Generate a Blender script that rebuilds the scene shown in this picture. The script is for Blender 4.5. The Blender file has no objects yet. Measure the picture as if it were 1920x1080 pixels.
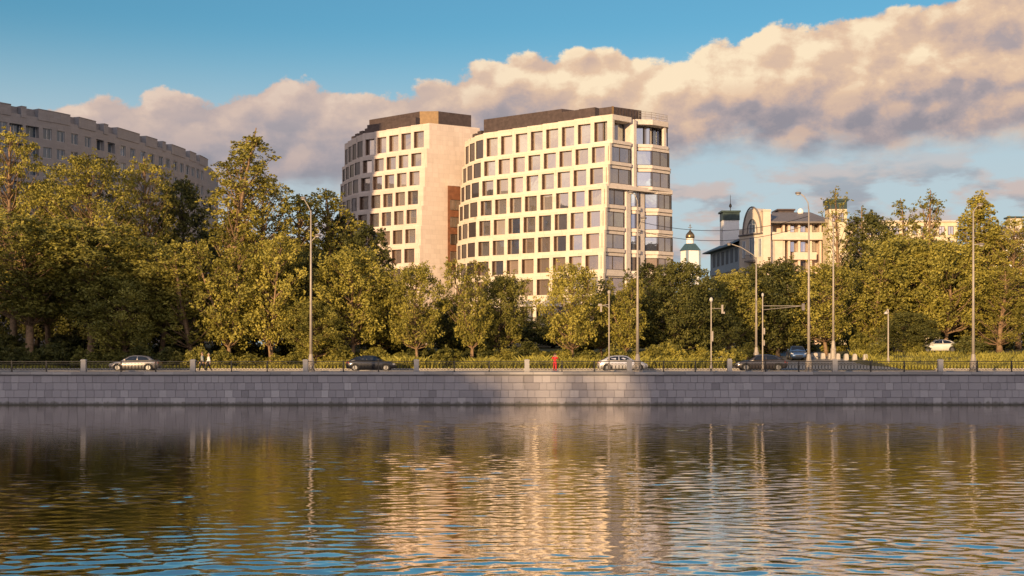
import bpy, bmesh, math, random
from mathutils import Vector, Matrix, noise
rad = math.radians
C = bpy.context.scene.collection
F, CZ, HY = 2400.0, 4.85, 648.0          # focal length in pixels of a 1920 wide frame, eye height, horizon row
SUN_AZ, SUN_EL = rad(27), rad(10)        # sun stands behind the camera, 27 degrees to its left

def PX(px, Y): return (px - 960) / F * Y
def PZ(py, Y): return CZ - (py - HY) / F * Y
def sm(a, b, x):
    t = max(0.0, min(1.0, (x - a) / (b - a))); return t * t * (3 - 2 * t)

# ------------------------------------------------------------------ mesh helpers
class MB:
    def __init__(s): s.v = []; s.f = []; s.m = []; s.t = []
    def pts(s, L):
        i = len(s.v); s.v.extend([tuple(p) for p in L]); return i
    def face(s, L, m=0, t=0.5):
        i = s.pts(L); s.f.append(tuple(range(i, i + len(L)))); s.m.append(m); s.t.append(t)
    def idx(s, L, m=0, t=0.5): s.f.append(tuple(L)); s.m.append(m); s.t.append(t)
    def hexa(s, b, tp, m=0, t=0.5):
        """b, tp: matching bottom and top polygons (counter-clockwise from above)"""
        n = len(b); i = s.pts(b); j = s.pts(tp)
        s.idx([i + k for k in reversed(range(n))], m, t); s.idx([j + k for k in range(n)], m, t)
        for k in range(n):
            q = (k + 1) % n; s.idx((i + k, i + q, j + q, j + k), m, t)
    def box(s, x0, x1, y0, y1, z0, z1, m=0, t=0.5):
        b = [(x0, y0), (x1, y0), (x1, y1), (x0, y1)]
        s.hexa([(x, y, z0) for x, y in b], [(x, y, z1) for x, y in b], m, t)
    def prism(s, poly, z0, z1, m=0, t=0.5):
        a = sum(poly[k][0] * poly[(k + 1) % len(poly)][1] - poly[(k + 1) % len(poly)][0] * poly[k][1] for k in range(len(poly)))
        if a < 0: poly = poly[::-1]
        s.hexa([(p[0], p[1], z0) for p in poly], [(p[0], p[1], z1) for p in poly], m, t)
    def slab(s, a, b, off0, off1, z0, z1, m=0, t=0.5):
        """box over plan segment a-b between outward offsets off0 < off1 (outward = right of a->b)"""
        d = Vector((b[0] - a[0], b[1] - a[1])); d.normalize(); n = Vector((d.y, -d.x))
        A = Vector(a[:2]); B = Vector(b[:2])
        s.prism([A + n * off1, B + n * off1, B + n * off0, A + n * off0], z0, z1, m, t)
    def tube(s, path, rs, n=6, m=0, cap=True, t=0.5):
        path = [Vector(p) for p in path]
        if not hasattr(rs, '__len__'): rs = [rs] * len(path)
        rings = []; up = None
        for k, p in enumerate(path):
            d = path[min(k + 1, len(path) - 1)] - path[max(k - 1, 0)]
            if d.length < 1e-9: d = Vector((0, 0, 1))
            d.normalize()
            if up is None:
                up = Vector((1, 0, 0)) if abs(d.x) < .8 else Vector((0, 1, 0))
            a = d.cross(up)
            if a.length < 1e-4: a = d.cross(Vector((0, 1, 0.3)))
            a.normalize(); b = d.cross(a); up = -b if False else up
            rings.append(s.pts([p + (a * math.cos(q * 2 * math.pi / n) + b * math.sin(q * 2 * math.pi / n)) * rs[k] for q in range(n)]))
        for k in range(len(rings) - 1):
            for q in range(n):
                w = (q + 1) % n
                s.idx((rings[k] + q, rings[k] + w, rings[k + 1] + w, rings[k + 1] + q), m, t)
        if cap:
            s.idx([rings[0] + q for q in reversed(range(n))], m, t); s.idx([rings[-1] + q for q in range(n)], m, t)
    def lathe(s, c, prof, n=16, m=0, t=0.5):
        rings = [s.pts([(c[0] + r * math.cos(q * 2 * math.pi / n), c[1] + r * math.sin(q * 2 * math.pi / n), c[2] + z) for q in range(n)]) for r, z in prof]
        for k in range(len(rings) - 1):
            for q in range(n):
                w = (q + 1) % n
                s.idx((rings[k] + q, rings[k] + w, rings[k + 1] + w, rings[k + 1] + q), m, t)
        s.idx([rings[0] + q for q in reversed(range(n))], m, t); s.idx([rings[-1] + q for q in range(n)], m, t)
    def build(s, name, mats, parent=None, smooth=False, tone=False, world=False, fix=True, bevel=0):
        me = bpy.data.meshes.new(name)
        o = Vector(parent_base(parent)) if (parent is not None and not world) else Vector((0, 0, 0))
        me.from_pydata([(v[0] - o.x, v[1] - o.y, v[2] - o.z) for v in s.v], [], s.f)
        mats = mats if isinstance(mats, (list, tuple)) else [mats]
        for q in mats: me.materials.append(q)
        me.polygons.foreach_set('material_index', s.m)
        if smooth: me.polygons.foreach_set('use_smooth', [True] * len(s.f))
        if tone:
            a = me.attributes.new('tone', 'FLOAT', 'FACE'); a.data.foreach_set('value', s.t)
        if fix:
            bm = bmesh.new(); bm.from_mesh(me)
            if smooth: bmesh.ops.remove_doubles(bm, verts=bm.verts, dist=1e-4)
            bmesh.ops.recalc_face_normals(bm, faces=bm.faces); bm.to_mesh(me); bm.free()
        me.update()
        ob = bpy.data.objects.new(name, me); C.objects.link(ob)
        if parent is not None: ob.parent = parent
        if bevel:
            b = ob.modifiers.new('bevel', 'BEVEL'); b.width = bevel; b.segments = 2; b.limit_method = 'ANGLE'
        return ob
def parent_base(p):
    v = Vector((0, 0, 0))
    while p is not None: v += Vector(p.location); p = p.parent
    return v
def tag(o, label=None, cat=None, group=None, kind=None):
    if label: o['label'] = label
    if cat: o['category'] = cat
    if group: o['group'] = group
    if kind: o['kind'] = kind
    return o
def thing(name, label, cat, loc=(0, 0, 0), group=None):
    o = bpy.data.objects.new(name, None); C.objects.link(o); o.location = loc; o.empty_display_size = .3
    return tag(o, label, cat, group)
def copy_tree(o, parent=None):
    c = o.copy(); C.objects.link(c)
    if parent is not None: c.parent = parent
    for ch in list(o.children): copy_tree(ch, c)
    return c

# ------------------------------------------------------------------ materials
class NT:
    def __init__(s, tree): s.t = tree; s.n = tree.nodes; s.l = tree.links
    def put(s, sock, val):
        if isinstance(val, bpy.types.NodeSocket): s.l.new(val, sock)
        elif val is not None: sock.default_value = val
    def new(s, typ, ins=None, **kw):
        n = s.n.new(typ)
        for k, v in kw.items(): setattr(n, k, v)
        for k, v in (ins or {}).items(): s.put(n.inputs[k], v)
        return n
    def m(s, op, a, b=None, c=None, clamp=False):
        n = s.n.new('ShaderNodeMath'); n.operation = op; n.use_clamp = clamp
        for i, q in enumerate((a, b, c)):
            if q is not None: s.put(n.inputs[i], q)
        return n.outputs[0]
    def vm(s, op, a, b=None):
        n = s.n.new('ShaderNodeVectorMath'); n.operation = op
        s.put(n.inputs[0], a)
        if b is not None: s.put(n.inputs[1], b)
        return n.outputs[0]
    def rng(s, x, a, b, c=0.0, d=1.0, smooth=True):
        n = s.n.new('ShaderNodeMapRange'); n.interpolation_type = 'SMOOTHSTEP' if smooth else 'LINEAR'
        for i, q in enumerate((x, a, b, c, d)): s.put(n.inputs[i], q)
        return n.outputs[0]
    def noise(s, vec, scale, detail=4, rough=.5, dim='3D', dist=0):
        n = s.n.new('ShaderNodeTexNoise'); n.noise_dimensions = dim
        if vec is not None: s.put(n.inputs['Vector'], vec)
        n.inputs['Scale'].default_value = scale; n.inputs['Detail'].default_value = detail; n.inputs['Roughness'].default_value = rough
        n.inputs['Distortion'].default_value = dist
        return n.outputs[0]
    def ramp(s, fac, stops, interp='LINEAR'):
        n = s.n.new('ShaderNodeValToRGB'); cr = n.color_ramp; cr.interpolation = interp
        while len(cr.elements) < len(stops): cr.elements.new(.5)
        for e, (p, c) in zip(cr.elements, stops): e.position = p; e.color = (*c, 1) if len(c) == 3 else c
        s.put(n.inputs[0], fac); return n.outputs[0]
    def mix(s, fac, a, b, blend='MIX'):
        n = s.n.new('ShaderNodeMix'); n.data_type = 'RGBA'; n.blend_type = blend
        s.put(n.inputs[0], fac)
        for sock, v in ((n.inputs[6], a), (n.inputs[7], b)):
            if isinstance(v, tuple) and len(v) == 3: v = (*v, 1)
            s.put(sock, v)
        return n.outputs[2]
def newmat(name):
    m = bpy.data.materials.new(name); m.use_nodes = True
    nt = NT(m.node_tree); b = m.node_tree.nodes['Principled BSDF']
    return m, nt, b
def col4(c): return (*c, 1)
def plain(name, c, rough=.6, metal=0, var=.12, scale=3.0, spec=.4, bump=0):
    m, nt, b = newmat(name)
    co = nt.new('ShaderNodeTexCoord').outputs['Object']
    n = nt.noise(co, scale, 6, .6)
    dark = tuple(x * (1 - var * 1.6) for x in c); lite = tuple(min(1, x * (1 + var)) for x in c)
    nt.put(b.inputs['Base Color'], nt.ramp(n, [(.3, dark), (.7, lite)]))
    b.inputs['Roughness'].default_value = rough; b.inputs['Metallic'].default_value = metal
    b.inputs['Specular IOR Level'].default_value = spec
    if bump:
        bp = nt.new('ShaderNodeBump', {'Strength': bump, 'Distance': .02, 'Height': nt.noise(co, scale * 8, 5, .6)})
        nt.put(b.inputs['Normal'], bp.outputs[0])
    return m
def glass(name, base, refl=.5, tint=(.9, .9, .92), rough=.02, var=.5):
    """window glass: a mirror-like sheet over a dim room whose curtains vary from window to window"""
    m, nt, b = newmat(name)
    rnd = nt.new('ShaderNodeObjectInfo').outputs['Random']
    co = nt.new('ShaderNodeTexCoord').outputs['Object']
    w = nt.noise(nt.vm('MULTIPLY', co, (3.0, 3.0, .05)), 2.2, 2, .5)
    k = nt.m('ADD', nt.m('MULTIPLY', rnd, .75), nt.m('MULTIPLY', w, .4))
    lo = tuple(x * (1 - var) for x in base); hi = tuple(x * (1 + 2 * var) for x in base)
    nt.put(b.inputs['Base Color'], nt.ramp(k, [(.25, lo), (.55, base), (.95, hi)]))
    b.inputs['Roughness'].default_value = .5
    gl = nt.new('ShaderNodeBsdfGlossy', {'Color': col4(tint), 'Roughness': rough})
    bp = nt.new('ShaderNodeBump', {'Strength': .06, 'Distance': .05, 'Height': nt.noise(co, .9, 2)})
    nt.put(gl.inputs['Normal'], bp.outputs[0])
    r2 = nt.new('ShaderNodeTexWhiteNoise', {'W': nt.m('MULTIPLY', rnd, 91.7)}, noise_dimensions='1D').outputs[0]
    mx = nt.new('ShaderNodeMixShader', {0: nt.m('MULTIPLY', nt.m('ADD', .62, nt.m('MULTIPLY', r2, .55)), refl, clamp=True), 1: b.outputs[0], 2: gl.outputs[0]})
    nt.l.new(mx.outputs[0], nt.n['Material Output'].inputs[0]); return m
def limestone(name, c, course=.87):
    m, nt, b = newmat(name)
    co = nt.new('ShaderNodeTexCoord').outputs['Object']
    sp = nt.new('ShaderNodeSeparateXYZ', {0: co})
    big = nt.noise(co, .35, 5, .6); fine = nt.noise(co, 6, 4, .6)
    k = nt.m('ADD', nt.m('MULTIPLY', big, .7), nt.m('MULTIPLY', fine, .3))
    base = nt.ramp(k, [(.32, tuple(x * .92 for x in c)), (.5, c), (.68, tuple(min(1, x * 1.05) for x in c))])
    cz = nt.m('DIVIDE', sp.outputs[2], course)
    row = nt.m('FLOOR', cz)
    wn = nt.new('ShaderNodeTexWhiteNoise', {'W': row}, noise_dimensions='1D').outputs[0]
    along = nt.m('ADD', nt.m('DIVIDE', nt.m('ADD', sp.outputs[0], nt.m('MULTIPLY', sp.outputs[1], .6)), 1.35), nt.m('MULTIPLY', wn, 3.0))
    cell = nt.new('ShaderNodeTexWhiteNoise', {'Vector': nt.new('ShaderNodeCombineXYZ', {0: nt.m('FLOOR', along), 1: row}).outputs[0]}, noise_dimensions='2D').outputs[0]
    base = nt.mix(1.0, base, nt.ramp(cell, [(0, (.93, .925, .92)), (1, (1.03, 1.03, 1.03))]), 'MULTIPLY')
    j = nt.m('MINIMUM', nt.m('FRACT', cz), nt.m('FRACT', along))
    base = nt.mix(nt.m('LESS_THAN', j, .02), base, tuple(x * .68 for x in c))
    streak = nt.noise(nt.vm('MULTIPLY', co, (1, 1, .06)), 1.1, 5, .65)
    base = nt.mix(nt.m('MULTIPLY', nt.rng(streak, .52, .75), .30), base, tuple(x * y for x, y in zip(c, (.66, .63, .60))))
    nt.put(b.inputs['Base Color'], base); b.inputs['Roughness'].default_value = .75; b.inputs['Specular IOR Level'].default_value = .3
    return m
def tonal(name, stops, rough=.8, bump=.3, bscale=9, noise_amt=.35, spec=.3, nscale=5):
    m, nt, b = newmat(name)
    co = nt.new('ShaderNodeTexCoord').outputs['Object']
    t = nt.new('ShaderNodeAttribute', attribute_name='tone').outputs['Fac']
    n = nt.noise(co, nscale, 6, .65)
    k = nt.m('ADD', t, nt.m('MULTIPLY', nt.m('SUBTRACT', n, .5), noise_amt))
    nt.put(b.inputs['Base Color'], nt.ramp(k, stops)); b.inputs['Roughness'].default_value = rough
    b.inputs['Specular IOR Level'].default_value = spec
    if bump:
        bp = nt.new('ShaderNodeBump', {'Strength': bump, 'Distance': .03, 'Height': nt.noise(co, bscale, 6, .65)})
        nt.put(b.inputs['Normal'], bp.outputs[0])
    return m
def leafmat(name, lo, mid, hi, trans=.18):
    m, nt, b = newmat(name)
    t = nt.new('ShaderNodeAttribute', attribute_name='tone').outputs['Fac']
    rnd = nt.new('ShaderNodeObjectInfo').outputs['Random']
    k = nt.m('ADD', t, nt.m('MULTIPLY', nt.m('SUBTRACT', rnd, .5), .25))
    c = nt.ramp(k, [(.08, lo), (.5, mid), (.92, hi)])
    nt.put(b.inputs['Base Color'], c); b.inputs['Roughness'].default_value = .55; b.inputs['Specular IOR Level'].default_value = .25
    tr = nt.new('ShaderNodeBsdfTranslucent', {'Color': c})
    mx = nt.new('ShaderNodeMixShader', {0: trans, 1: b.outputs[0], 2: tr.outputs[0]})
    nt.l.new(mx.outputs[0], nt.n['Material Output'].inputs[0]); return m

M = {}
M['stone'] = limestone('limestone_cladding', (.62, .545, .455))
M['stone_pink'] = limestone('pinkish_limestone_cladding', (.60, .505, .44))
M['stone_plain'] = plain('limestone_trim', (.60, .525, .46), .7, var=.08, scale=2)
M['bronze'] = plain('bronze_panel', (.125, .074, .050), .4, .35, var=.25, scale=2)
M['redbrown'] = plain('red_brown_panel', (.25, .105, .055), .5, .15, var=.2, scale=1.5)
M['roofmetal'] = plain('dark_brown_roof_metal', (.085, .062, .058), .45, .3, var=.2, scale=1.5)
M['roof_lit'] = plain('lit_bronze_roof_metal', (.19, .115, .05), .5, .15, var=.15, scale=1.5)  # roof metal brightened in colour for the sunlit roof face
M['glass_dark'] = glass('narrow_bay_glass', (.045, .035, .033), .12, (.8, .85, .9))
M['glass'] = glass('office_glass', (.26, .225, .20), .88, (.98, .93, .88))
M['glass_low'] = glass('office_glass_curtained', (.17, .125, .095), .5, (.92, .88, .84))
M['glass_bay'] = glass('bay_glass', (.05, .05, .05), .52, (.80, .84, .90))
M['frame'] = plain('dark_window_frame', (.05, .035, .028), .5, .2)
M['brick'] = limestone('grey_brick', (.27, .26, .268), .35)
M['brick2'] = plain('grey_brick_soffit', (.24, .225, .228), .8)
M['glass_blue'] = glass('flat_glass', (.03, .055, .09), .11, (.62, .80, 1.0))
M['white_frame'] = plain('white_window_frame', (.55, .55, .55), .5)
M['cream'] = plain('cream_render', (.58, .51, .43), .8, var=.08, scale=.8)
M['peach'] = plain('peach_render', (.62, .50, .41), .8, var=.06, scale=.8)
M['yellow'] = plain('yellow_render', (.60, .51, .36), .8, var=.12, scale=.8)
M['bluepanel'] = plain('blue_grey_panel', (.22, .29, .36), .6, var=.12)
M['bluegreen'] = plain('blue_green_roof', (.06, .11, .13), .5, .2, var=.2)
M['darkgreen'] = plain('dark_green_copper', (.035, .06, .055), .5, .2, var=.25)
M['greyroof'] = plain('grey_roof', (.17, .15, .145), .6, var=.15)
M['white'] = plain('white_render', (.80, .78, .76), .7, var=.06)
M['gold'] = plain('dark_gilt_dome', (.22, .16, .09), .3, .8, var=.2)
M['iron'] = plain('black_iron', (.022, .022, .026), .5, .3)
M['granite'] = tonal('granite_pier', [(.2, (.24, .235, .24)), (.8, (.36, .34, .33))], .8, .3, 14, .6)
M['wall'] = tonal('granite_blocks', [(.0, (.215, .20, .213)), (.3, (.28, .262, .277)), (.7, (.325, .304, .318)), (1., (.41, .385, .395))], .8, .5, 8, .30)
M['joint'] = plain('wall_joint', (.185, .172, .18), .9)
M['coping'] = tonal('granite_coping', [(.2, (.25, .235, .225)), (.8, (.37, .345, .33))], .75, .3, 10, .5)
M['asphalt'] = plain('asphalt', (.062, .060, .062), .5, var=.25, scale=.7, bump=.4)
M['sheenroad'] = plain('sky_sheen_road', (.20, .20, .21), .42, var=.15, scale=.5, bump=.2)  # sky reflection on the side road put into a paler colour
M['pave'] = plain('pavement', (.17, .155, .145), .85, var=.15, scale=.6, bump=.3)
M['kerb'] = plain('kerb_stone', (.42, .38, .34), .8, var=.15, scale=2)
M['paint'] = plain('road_paint', (.6, .6, .58), .7, var=.2, scale=3)
M['soil'] = plain('earth_and_turf', (.085, .080, .026), .95, var=.4, scale=.9, bump=.6)
M['bark'] = plain('bark', (.24, .155, .09), .9, var=.3, scale=5, bump=.6)
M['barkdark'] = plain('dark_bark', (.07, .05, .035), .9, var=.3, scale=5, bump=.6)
M['pole'] = plain('painted_lamp_pole', (.33, .29, .25), .55, .1, var=.1)
M['lampglass'] = plain('lamp_lens', (.45, .43, .40), .3, var=.05)
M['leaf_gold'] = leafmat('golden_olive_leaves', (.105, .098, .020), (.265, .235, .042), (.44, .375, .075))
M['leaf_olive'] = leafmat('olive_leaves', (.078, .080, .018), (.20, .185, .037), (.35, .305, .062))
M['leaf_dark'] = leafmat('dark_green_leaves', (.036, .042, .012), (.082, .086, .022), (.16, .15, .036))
M['grass'] = leafmat('grass_blades', (.11, .105, .022), (.23, .215, .040), (.38, .335, .065), .18)
M['tyre'] = plain('tyre_rubber', (.018, .018, .018), .8)
M['rim'] = plain('alloy_rim', (.20, .20, .21), .4, .6)
M['carglass'] = plain('car_glass', (.012, .013, .015), .05, var=0, spec=.8)
M['light'] = plain('headlight_lens', (.75, .75, .72), .12, var=.02, spec=.8)
M['tail'] = plain('tail_light', (.35, .02, .015), .15, var=.02, spec=.8)
M['bluefence'] = plain('blue_sheet', (.03, .08, .14), .6, var=.25)
def paint(name, c, metal=.5):
    m, nt, b = newmat(name)
    co = nt.new('ShaderNodeTexCoord').outputs['Object']
    nt.put(b.inputs['Base Color'], nt.ramp(nt.noise(co, 2.0, 4), [(.3, tuple(x * .88 for x in c)), (.7, c)]))
    b.inputs['Metallic'].default_value = metal; b.inputs['Roughness'].default_value = .32
    b.inputs['Coat Weight'].default_value = .6; b.inputs['Coat Roughness'].default_value = .06
    return m

# ------------------------------------------------------------------ terrain
KERB_Y = 121.0
def side(x): return sm(19, 22.5, x) * (1 - sm(35.5, 39, x))
def hgt(x, y):
    """ground height: flat embankment, verge rising behind the road, gentler along the side road"""
    base = 2.55 + 1.75 * sm(121.5, 150, y) + .7 * sm(150, 190, y)
    ramp = 2.55 + .036 * max(0, min(y, 175) - 121)
    s = side(x)
    h = base * (1 - s) + ramp * s
    if y > 123: h += (.18 * noise.noise((x * .09, y * .11, 3.1)) + .08 * noise.noise((x * .35, y * .35, 1.0))) * sm(123, 128, y) * (1 - s)
    return h

def setting():
    mb = MB()
    xs = [-2500, -1200, -600, -300, -180] + [-110 + 2 * k for k in range(111)] + [180, 300, 600, 1200, 2500]
    ys = [104.6, 107, 109.6, 115, 120, 121.2] + [122 + 1.5 * k for k in range(34)] + [180, 190, 210, 250, 320, 450, 700, 1200, 2200, 4000]
    idx = {}
    for i, x in enumerate(xs):
        for j, y in enumerate(ys):
            z = hgt(x, y) - (.14 if y < 121.6 else 0.0) - (.10 * side(x) if 121.6 <= y < 166 else 0)
            idx[i, j] = mb.pts([(x, y, z)])
    for i in range(len(xs) - 1):
        for j in range(len(ys) - 1):
            mb.idx((idx[i, j], idx[i + 1, j], idx[i + 1, j + 1], idx[i, j + 1]))
    tag(mb.build('ground', M['soil'], smooth=True), kind='structure')
    # near bank behind the camera
    mb = MB(); mb.box(-900, 900, -700, -3.0, -1.5, 2.6); tag(mb.build('near_bank', M['pave']), kind='structure')
    # water: a wide flat sheet with a finely waved surface just above it where the river can be seen
    import numpy as np
    rn = np.random.RandomState(4)
    ys = [22.0]
    while ys[-1] < 104.2: ys.append(ys[-1] + .085 + .0006 * (ys[-1] - 22))
    ys[-1] = 104.3
    NX = 420; YY = np.array(ys)[:, None]; ratio = np.linspace(-.52, .52, NX)[None, :]
    XX = ratio * (YY + 6); YY = YY + 0 * XX
    Hh = np.zeros_like(XX); slope2 = 0
    env = [np.zeros_like(XX) for _ in range(3)]
    for g in range(3):
        for _ in range(7):
            L = rn.uniform(9, 30); th = rn.uniform(0, 6.28); kx, ky = 2 * np.pi / L * np.cos(th), 2 * np.pi / L * np.sin(th)
            env[g] += np.sin(kx * XX * .6 + ky * YY + rn.uniform(0, 6.28))
        env[g] = np.clip(.62 + .26 * env[g], .12, 1.5)
    for n in range(110):
        L = .28 * (1.15 / .28) ** rn.rand(); g = n % 3
        th = np.pi / 2 + rn.normal(0, .42) + (0, -.3, .25)[g]
        k = 2 * np.pi / L; amp = L ** 1.1
        Hh += env[g] * amp * np.sin(k * (np.cos(th) * XX + np.sin(th) * YY) + rn.uniform(0, 6.28)); slope2 += (amp * k) ** 2 / 2 * .5
    calm = 1 - .72 * np.clip((YY - 84) / 16, 0, 1)
    left = 1 - .62 * np.clip((-.10 - XX / YY) / .14, 0, 1) * np.clip((YY - 42) / 14, 0, 1)
    near = 1 + .75 * np.clip((48 - YY) / 18, 0, 1)
    Hh *= WAVE / np.sqrt(slope2) * calm * left * near
    Hh -= .25 * (Hh ** 2) / max(1e-6, np.abs(Hh).max()) * -1
    co_ = np.stack([XX, YY, Hh + .03], -1).reshape(-1, 3)
    NR = len(ys); i0 = (np.arange(NR - 1)[:, None] * NX + np.arange(NX - 1)[None, :]).reshape(-1)
    quads = np.stack([i0, i0 + 1, i0 + NX + 1, i0 + NX], -1)
    nv = len(co_); base = np.array([(-900, -2.99, -.06), (900, -2.99, -.06), (900, 104.35, -.06), (-900, 104.35, -.06)])
    allv = np.concatenate([co_, base]); allq = np.concatenate([quads, [[nv, nv + 1, nv + 2, nv + 3]]])
    me = bpy.data.meshes.new('water'); me.vertices.add(len(allv)); me.vertices.foreach_set('co', allv.astype('f').ravel())
    me.loops.add(allq.size); me.loops.foreach_set('vertex_index', allq.astype('i').ravel())
    me.polygons.add(len(allq)); me.polygons.foreach_set('loop_start', np.arange(0, allq.size, 4, dtype='i'))
    me.polygons.foreach_set('use_smooth', np.ones(len(allq), dtype=bool)); me.update(calc_edges=True)
    m, nt, b = newmat('river_water')
    co = nt.new('ShaderNodeTexCoord').outputs['Object']
    w3 = nt.noise(nt.vm('MULTIPLY', co, (.45, 1, 1)), 4.5, 3, .55)
    bp = nt.new('ShaderNodeBump', {'Strength': 1.0, 'Distance': .0045, 'Height': w3})
    nt.put(b.inputs['Normal'], bp.outputs[0])
    b.inputs['Base Color'].default_value = (.014, .011, .005, 1); b.inputs['Roughness'].default_value = .015
    b.inputs['IOR'].default_value = 1.6
    gl = nt.new('ShaderNodeBsdfGlossy', {'Color': (1, .93, .84, 1), 'Roughness': .015}); nt.put(gl.inputs['Normal'], bp.outputs[0])
    mx = nt.new('ShaderNodeMixShader', {0: .60, 1: b.outputs[0], 2: gl.outputs[0]})
    nt.l.new(mx.outputs[0], nt.n['Material Output'].inputs[0])
    me.materials.append(m); wo = bpy.data.objects.new('water', me); C.objects.link(wo); tag(wo, kind='structure')
    # pavement, road, kerbs, markings
    mb = MB(); mb.box(-300, 300, 105.2, 109.4, 2.4, 2.66); tag(mb.build('pavement', M['pave']), kind='structure')
    mb = MB()
    for k in range(-75, 76):
        mb.box(k * 2.0 + .01, k * 2.0 + 1.99, 109.4, 109.62, 2.35, 2.70 + .004 * math.sin(k * 3.7))
    tag(mb.build('kerb', M['kerb']), kind='structure')
    mb = MB()
    for k in range(-75, 76):
        x = k * 2.0
        if 20 < x < 39: continue
        mb.box(x + .01, x + 1.99, 120.9, 121.15, 2.35, 2.69 + .004 * math.sin(k * 2.9))
    tag(mb.build('far_kerb', M['kerb']), kind='structure')
    mb = MB(); mb.box(-300, 300, 109.62, 120.9, 2.35, 2.50); tag(mb.build('road', M['asphalt']), kind='structure')
    mb = MB()
    for k in range(-40, 41):
        mb.box(k * 4.0, k * 4.0 + 2.2, 115.1, 115.25, 2.49, 2.504)
    mb.box(-300, 300, 110.1, 110.22, 2.49, 2.504); mb.box(-300, 20, 120.4, 120.52, 2.49, 2.504)
    tag(mb.build('road_marking', M['paint']), kind='structure')
    mb = MB()
    ysr = [120.9, 121.6] + [123 + 2 * k for k in range(22)]
    rows = []
    for y in ysr:
        fl = sm(121, 131, y)
        x0 = 20.5 + 2.2 * fl + (y - 121) * .02; x1 = 40 - 4.5 * fl + (y - 121) * .05
        rows.append([(x0 + (x1 - x0) * q / 6, y, max(2.503, hgt(x0 + (x1 - x0) * q / 6, y) - .03)) for q in range(7)])
    ix = [mb.pts(r) for r in rows]
    for a in range(len(rows) - 1):
        for q in range(6): mb.idx((ix[a] + q, ix[a] + q + 1, ix[a + 1] + q + 1, ix[a + 1] + q))
    tag(mb.build('side_road', M['sheenroad'], smooth=True), kind='structure')

# ------------------------------------------------------------------ river wall, railing
def river_wall():
    rr = random.Random(3)
    t = thing('river_wall', 'long grey granite block embankment wall rising from the water', 'wall', (0, 104, 0))
    mb = MB(); mb.box(-220, 220, 104.06, 104.9, -1.2, 2.42, 1)
    zs = [-1.2, -.58, .03, .63, 1.24, 1.83, 2.42]
    for r in range(len(zs) - 1):
        x = -76 + rr.random()
        while x < 76:
            w = rr.choice([.56, .6, .64, .66, .7, .72, .8, .95, 1.2])
            y = 104.0 + rr.uniform(-.006, .012); z0, z1 = zs[r] + .012, zs[r + 1] - .012
            tone = min(1, max(0, rr.gauss(.5, .2)))
            if r == 2 and rr.random() < .3: tone = rr.choice([.12, .9])
            e = .012
            i = mb.pts([(x + .008, 104.06, z0 - .01), (x + w - .008, 104.06, z0 - .01), (x + w - .008, 104.06, z1 + .01), (x + .008, 104.06, z1 + .01),
                        (x + e, y, z0 + e), (x + w - e, y, z0 + e), (x + w - e, y, z1 - e), (x + e, y, z1 - e)])
            mb.idx((i + 4, i + 5, i + 6, i + 7), 0, tone)
            for k in range(4):
                q = (k + 1) % 4; mb.idx((i + k, i + q, i + 4 + q, i + 4 + k), 0, tone)
            x += w
    wm = M['wall']; nt = NT(wm.node_tree); bs = wm.node_tree.nodes['Principled BSDF']
    old = bs.inputs['Base Color'].links[0].from_socket; co = nt.new('ShaderNodeTexCoord').outputs['Object']; sz = nt.new('ShaderNodeSeparateXYZ', {0: co}).outputs[2]
    edge = nt.m('ADD', sz, nt.m('MULTIPLY', nt.noise(nt.vm('MULTIPLY', co, (1, 1, .35)), 2.6, 5, .65), -.55))
    drip = nt.noise(nt.vm('MULTIPLY', co, (1, 1, .08)), 1.7, 5, .7)
    c1 = nt.mix(nt.m('MULTIPLY', nt.rng(drip, .56, .72), .30), old, (.13, .115, .105))
    nt.put(bs.inputs['Base Color'], nt.mix(nt.m('MULTIPLY', nt.rng(edge, -.16, .06, 1, 0), .8), c1, (.085, .08, .062)))
    mb.build('block_face', [M['wall'], M['joint']], t, tone=True)
    mb = MB(); x = -76
    while x < 76:
        w = rr.uniform(1.5, 2.6)
        mb.box(x + .008, x + w - .008, 103.80 + rr.uniform(-.008, .008), 105.2, 2.50, 2.70 + rr.uniform(-.008, .008), 0, rr.random())
        x += w
    mb.box(-220, 220, 104.0, 105.1, 2.42, 2.52, 1)
    mb.build('coping', [M['coping'], M['joint']], t, tone=True)

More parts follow.
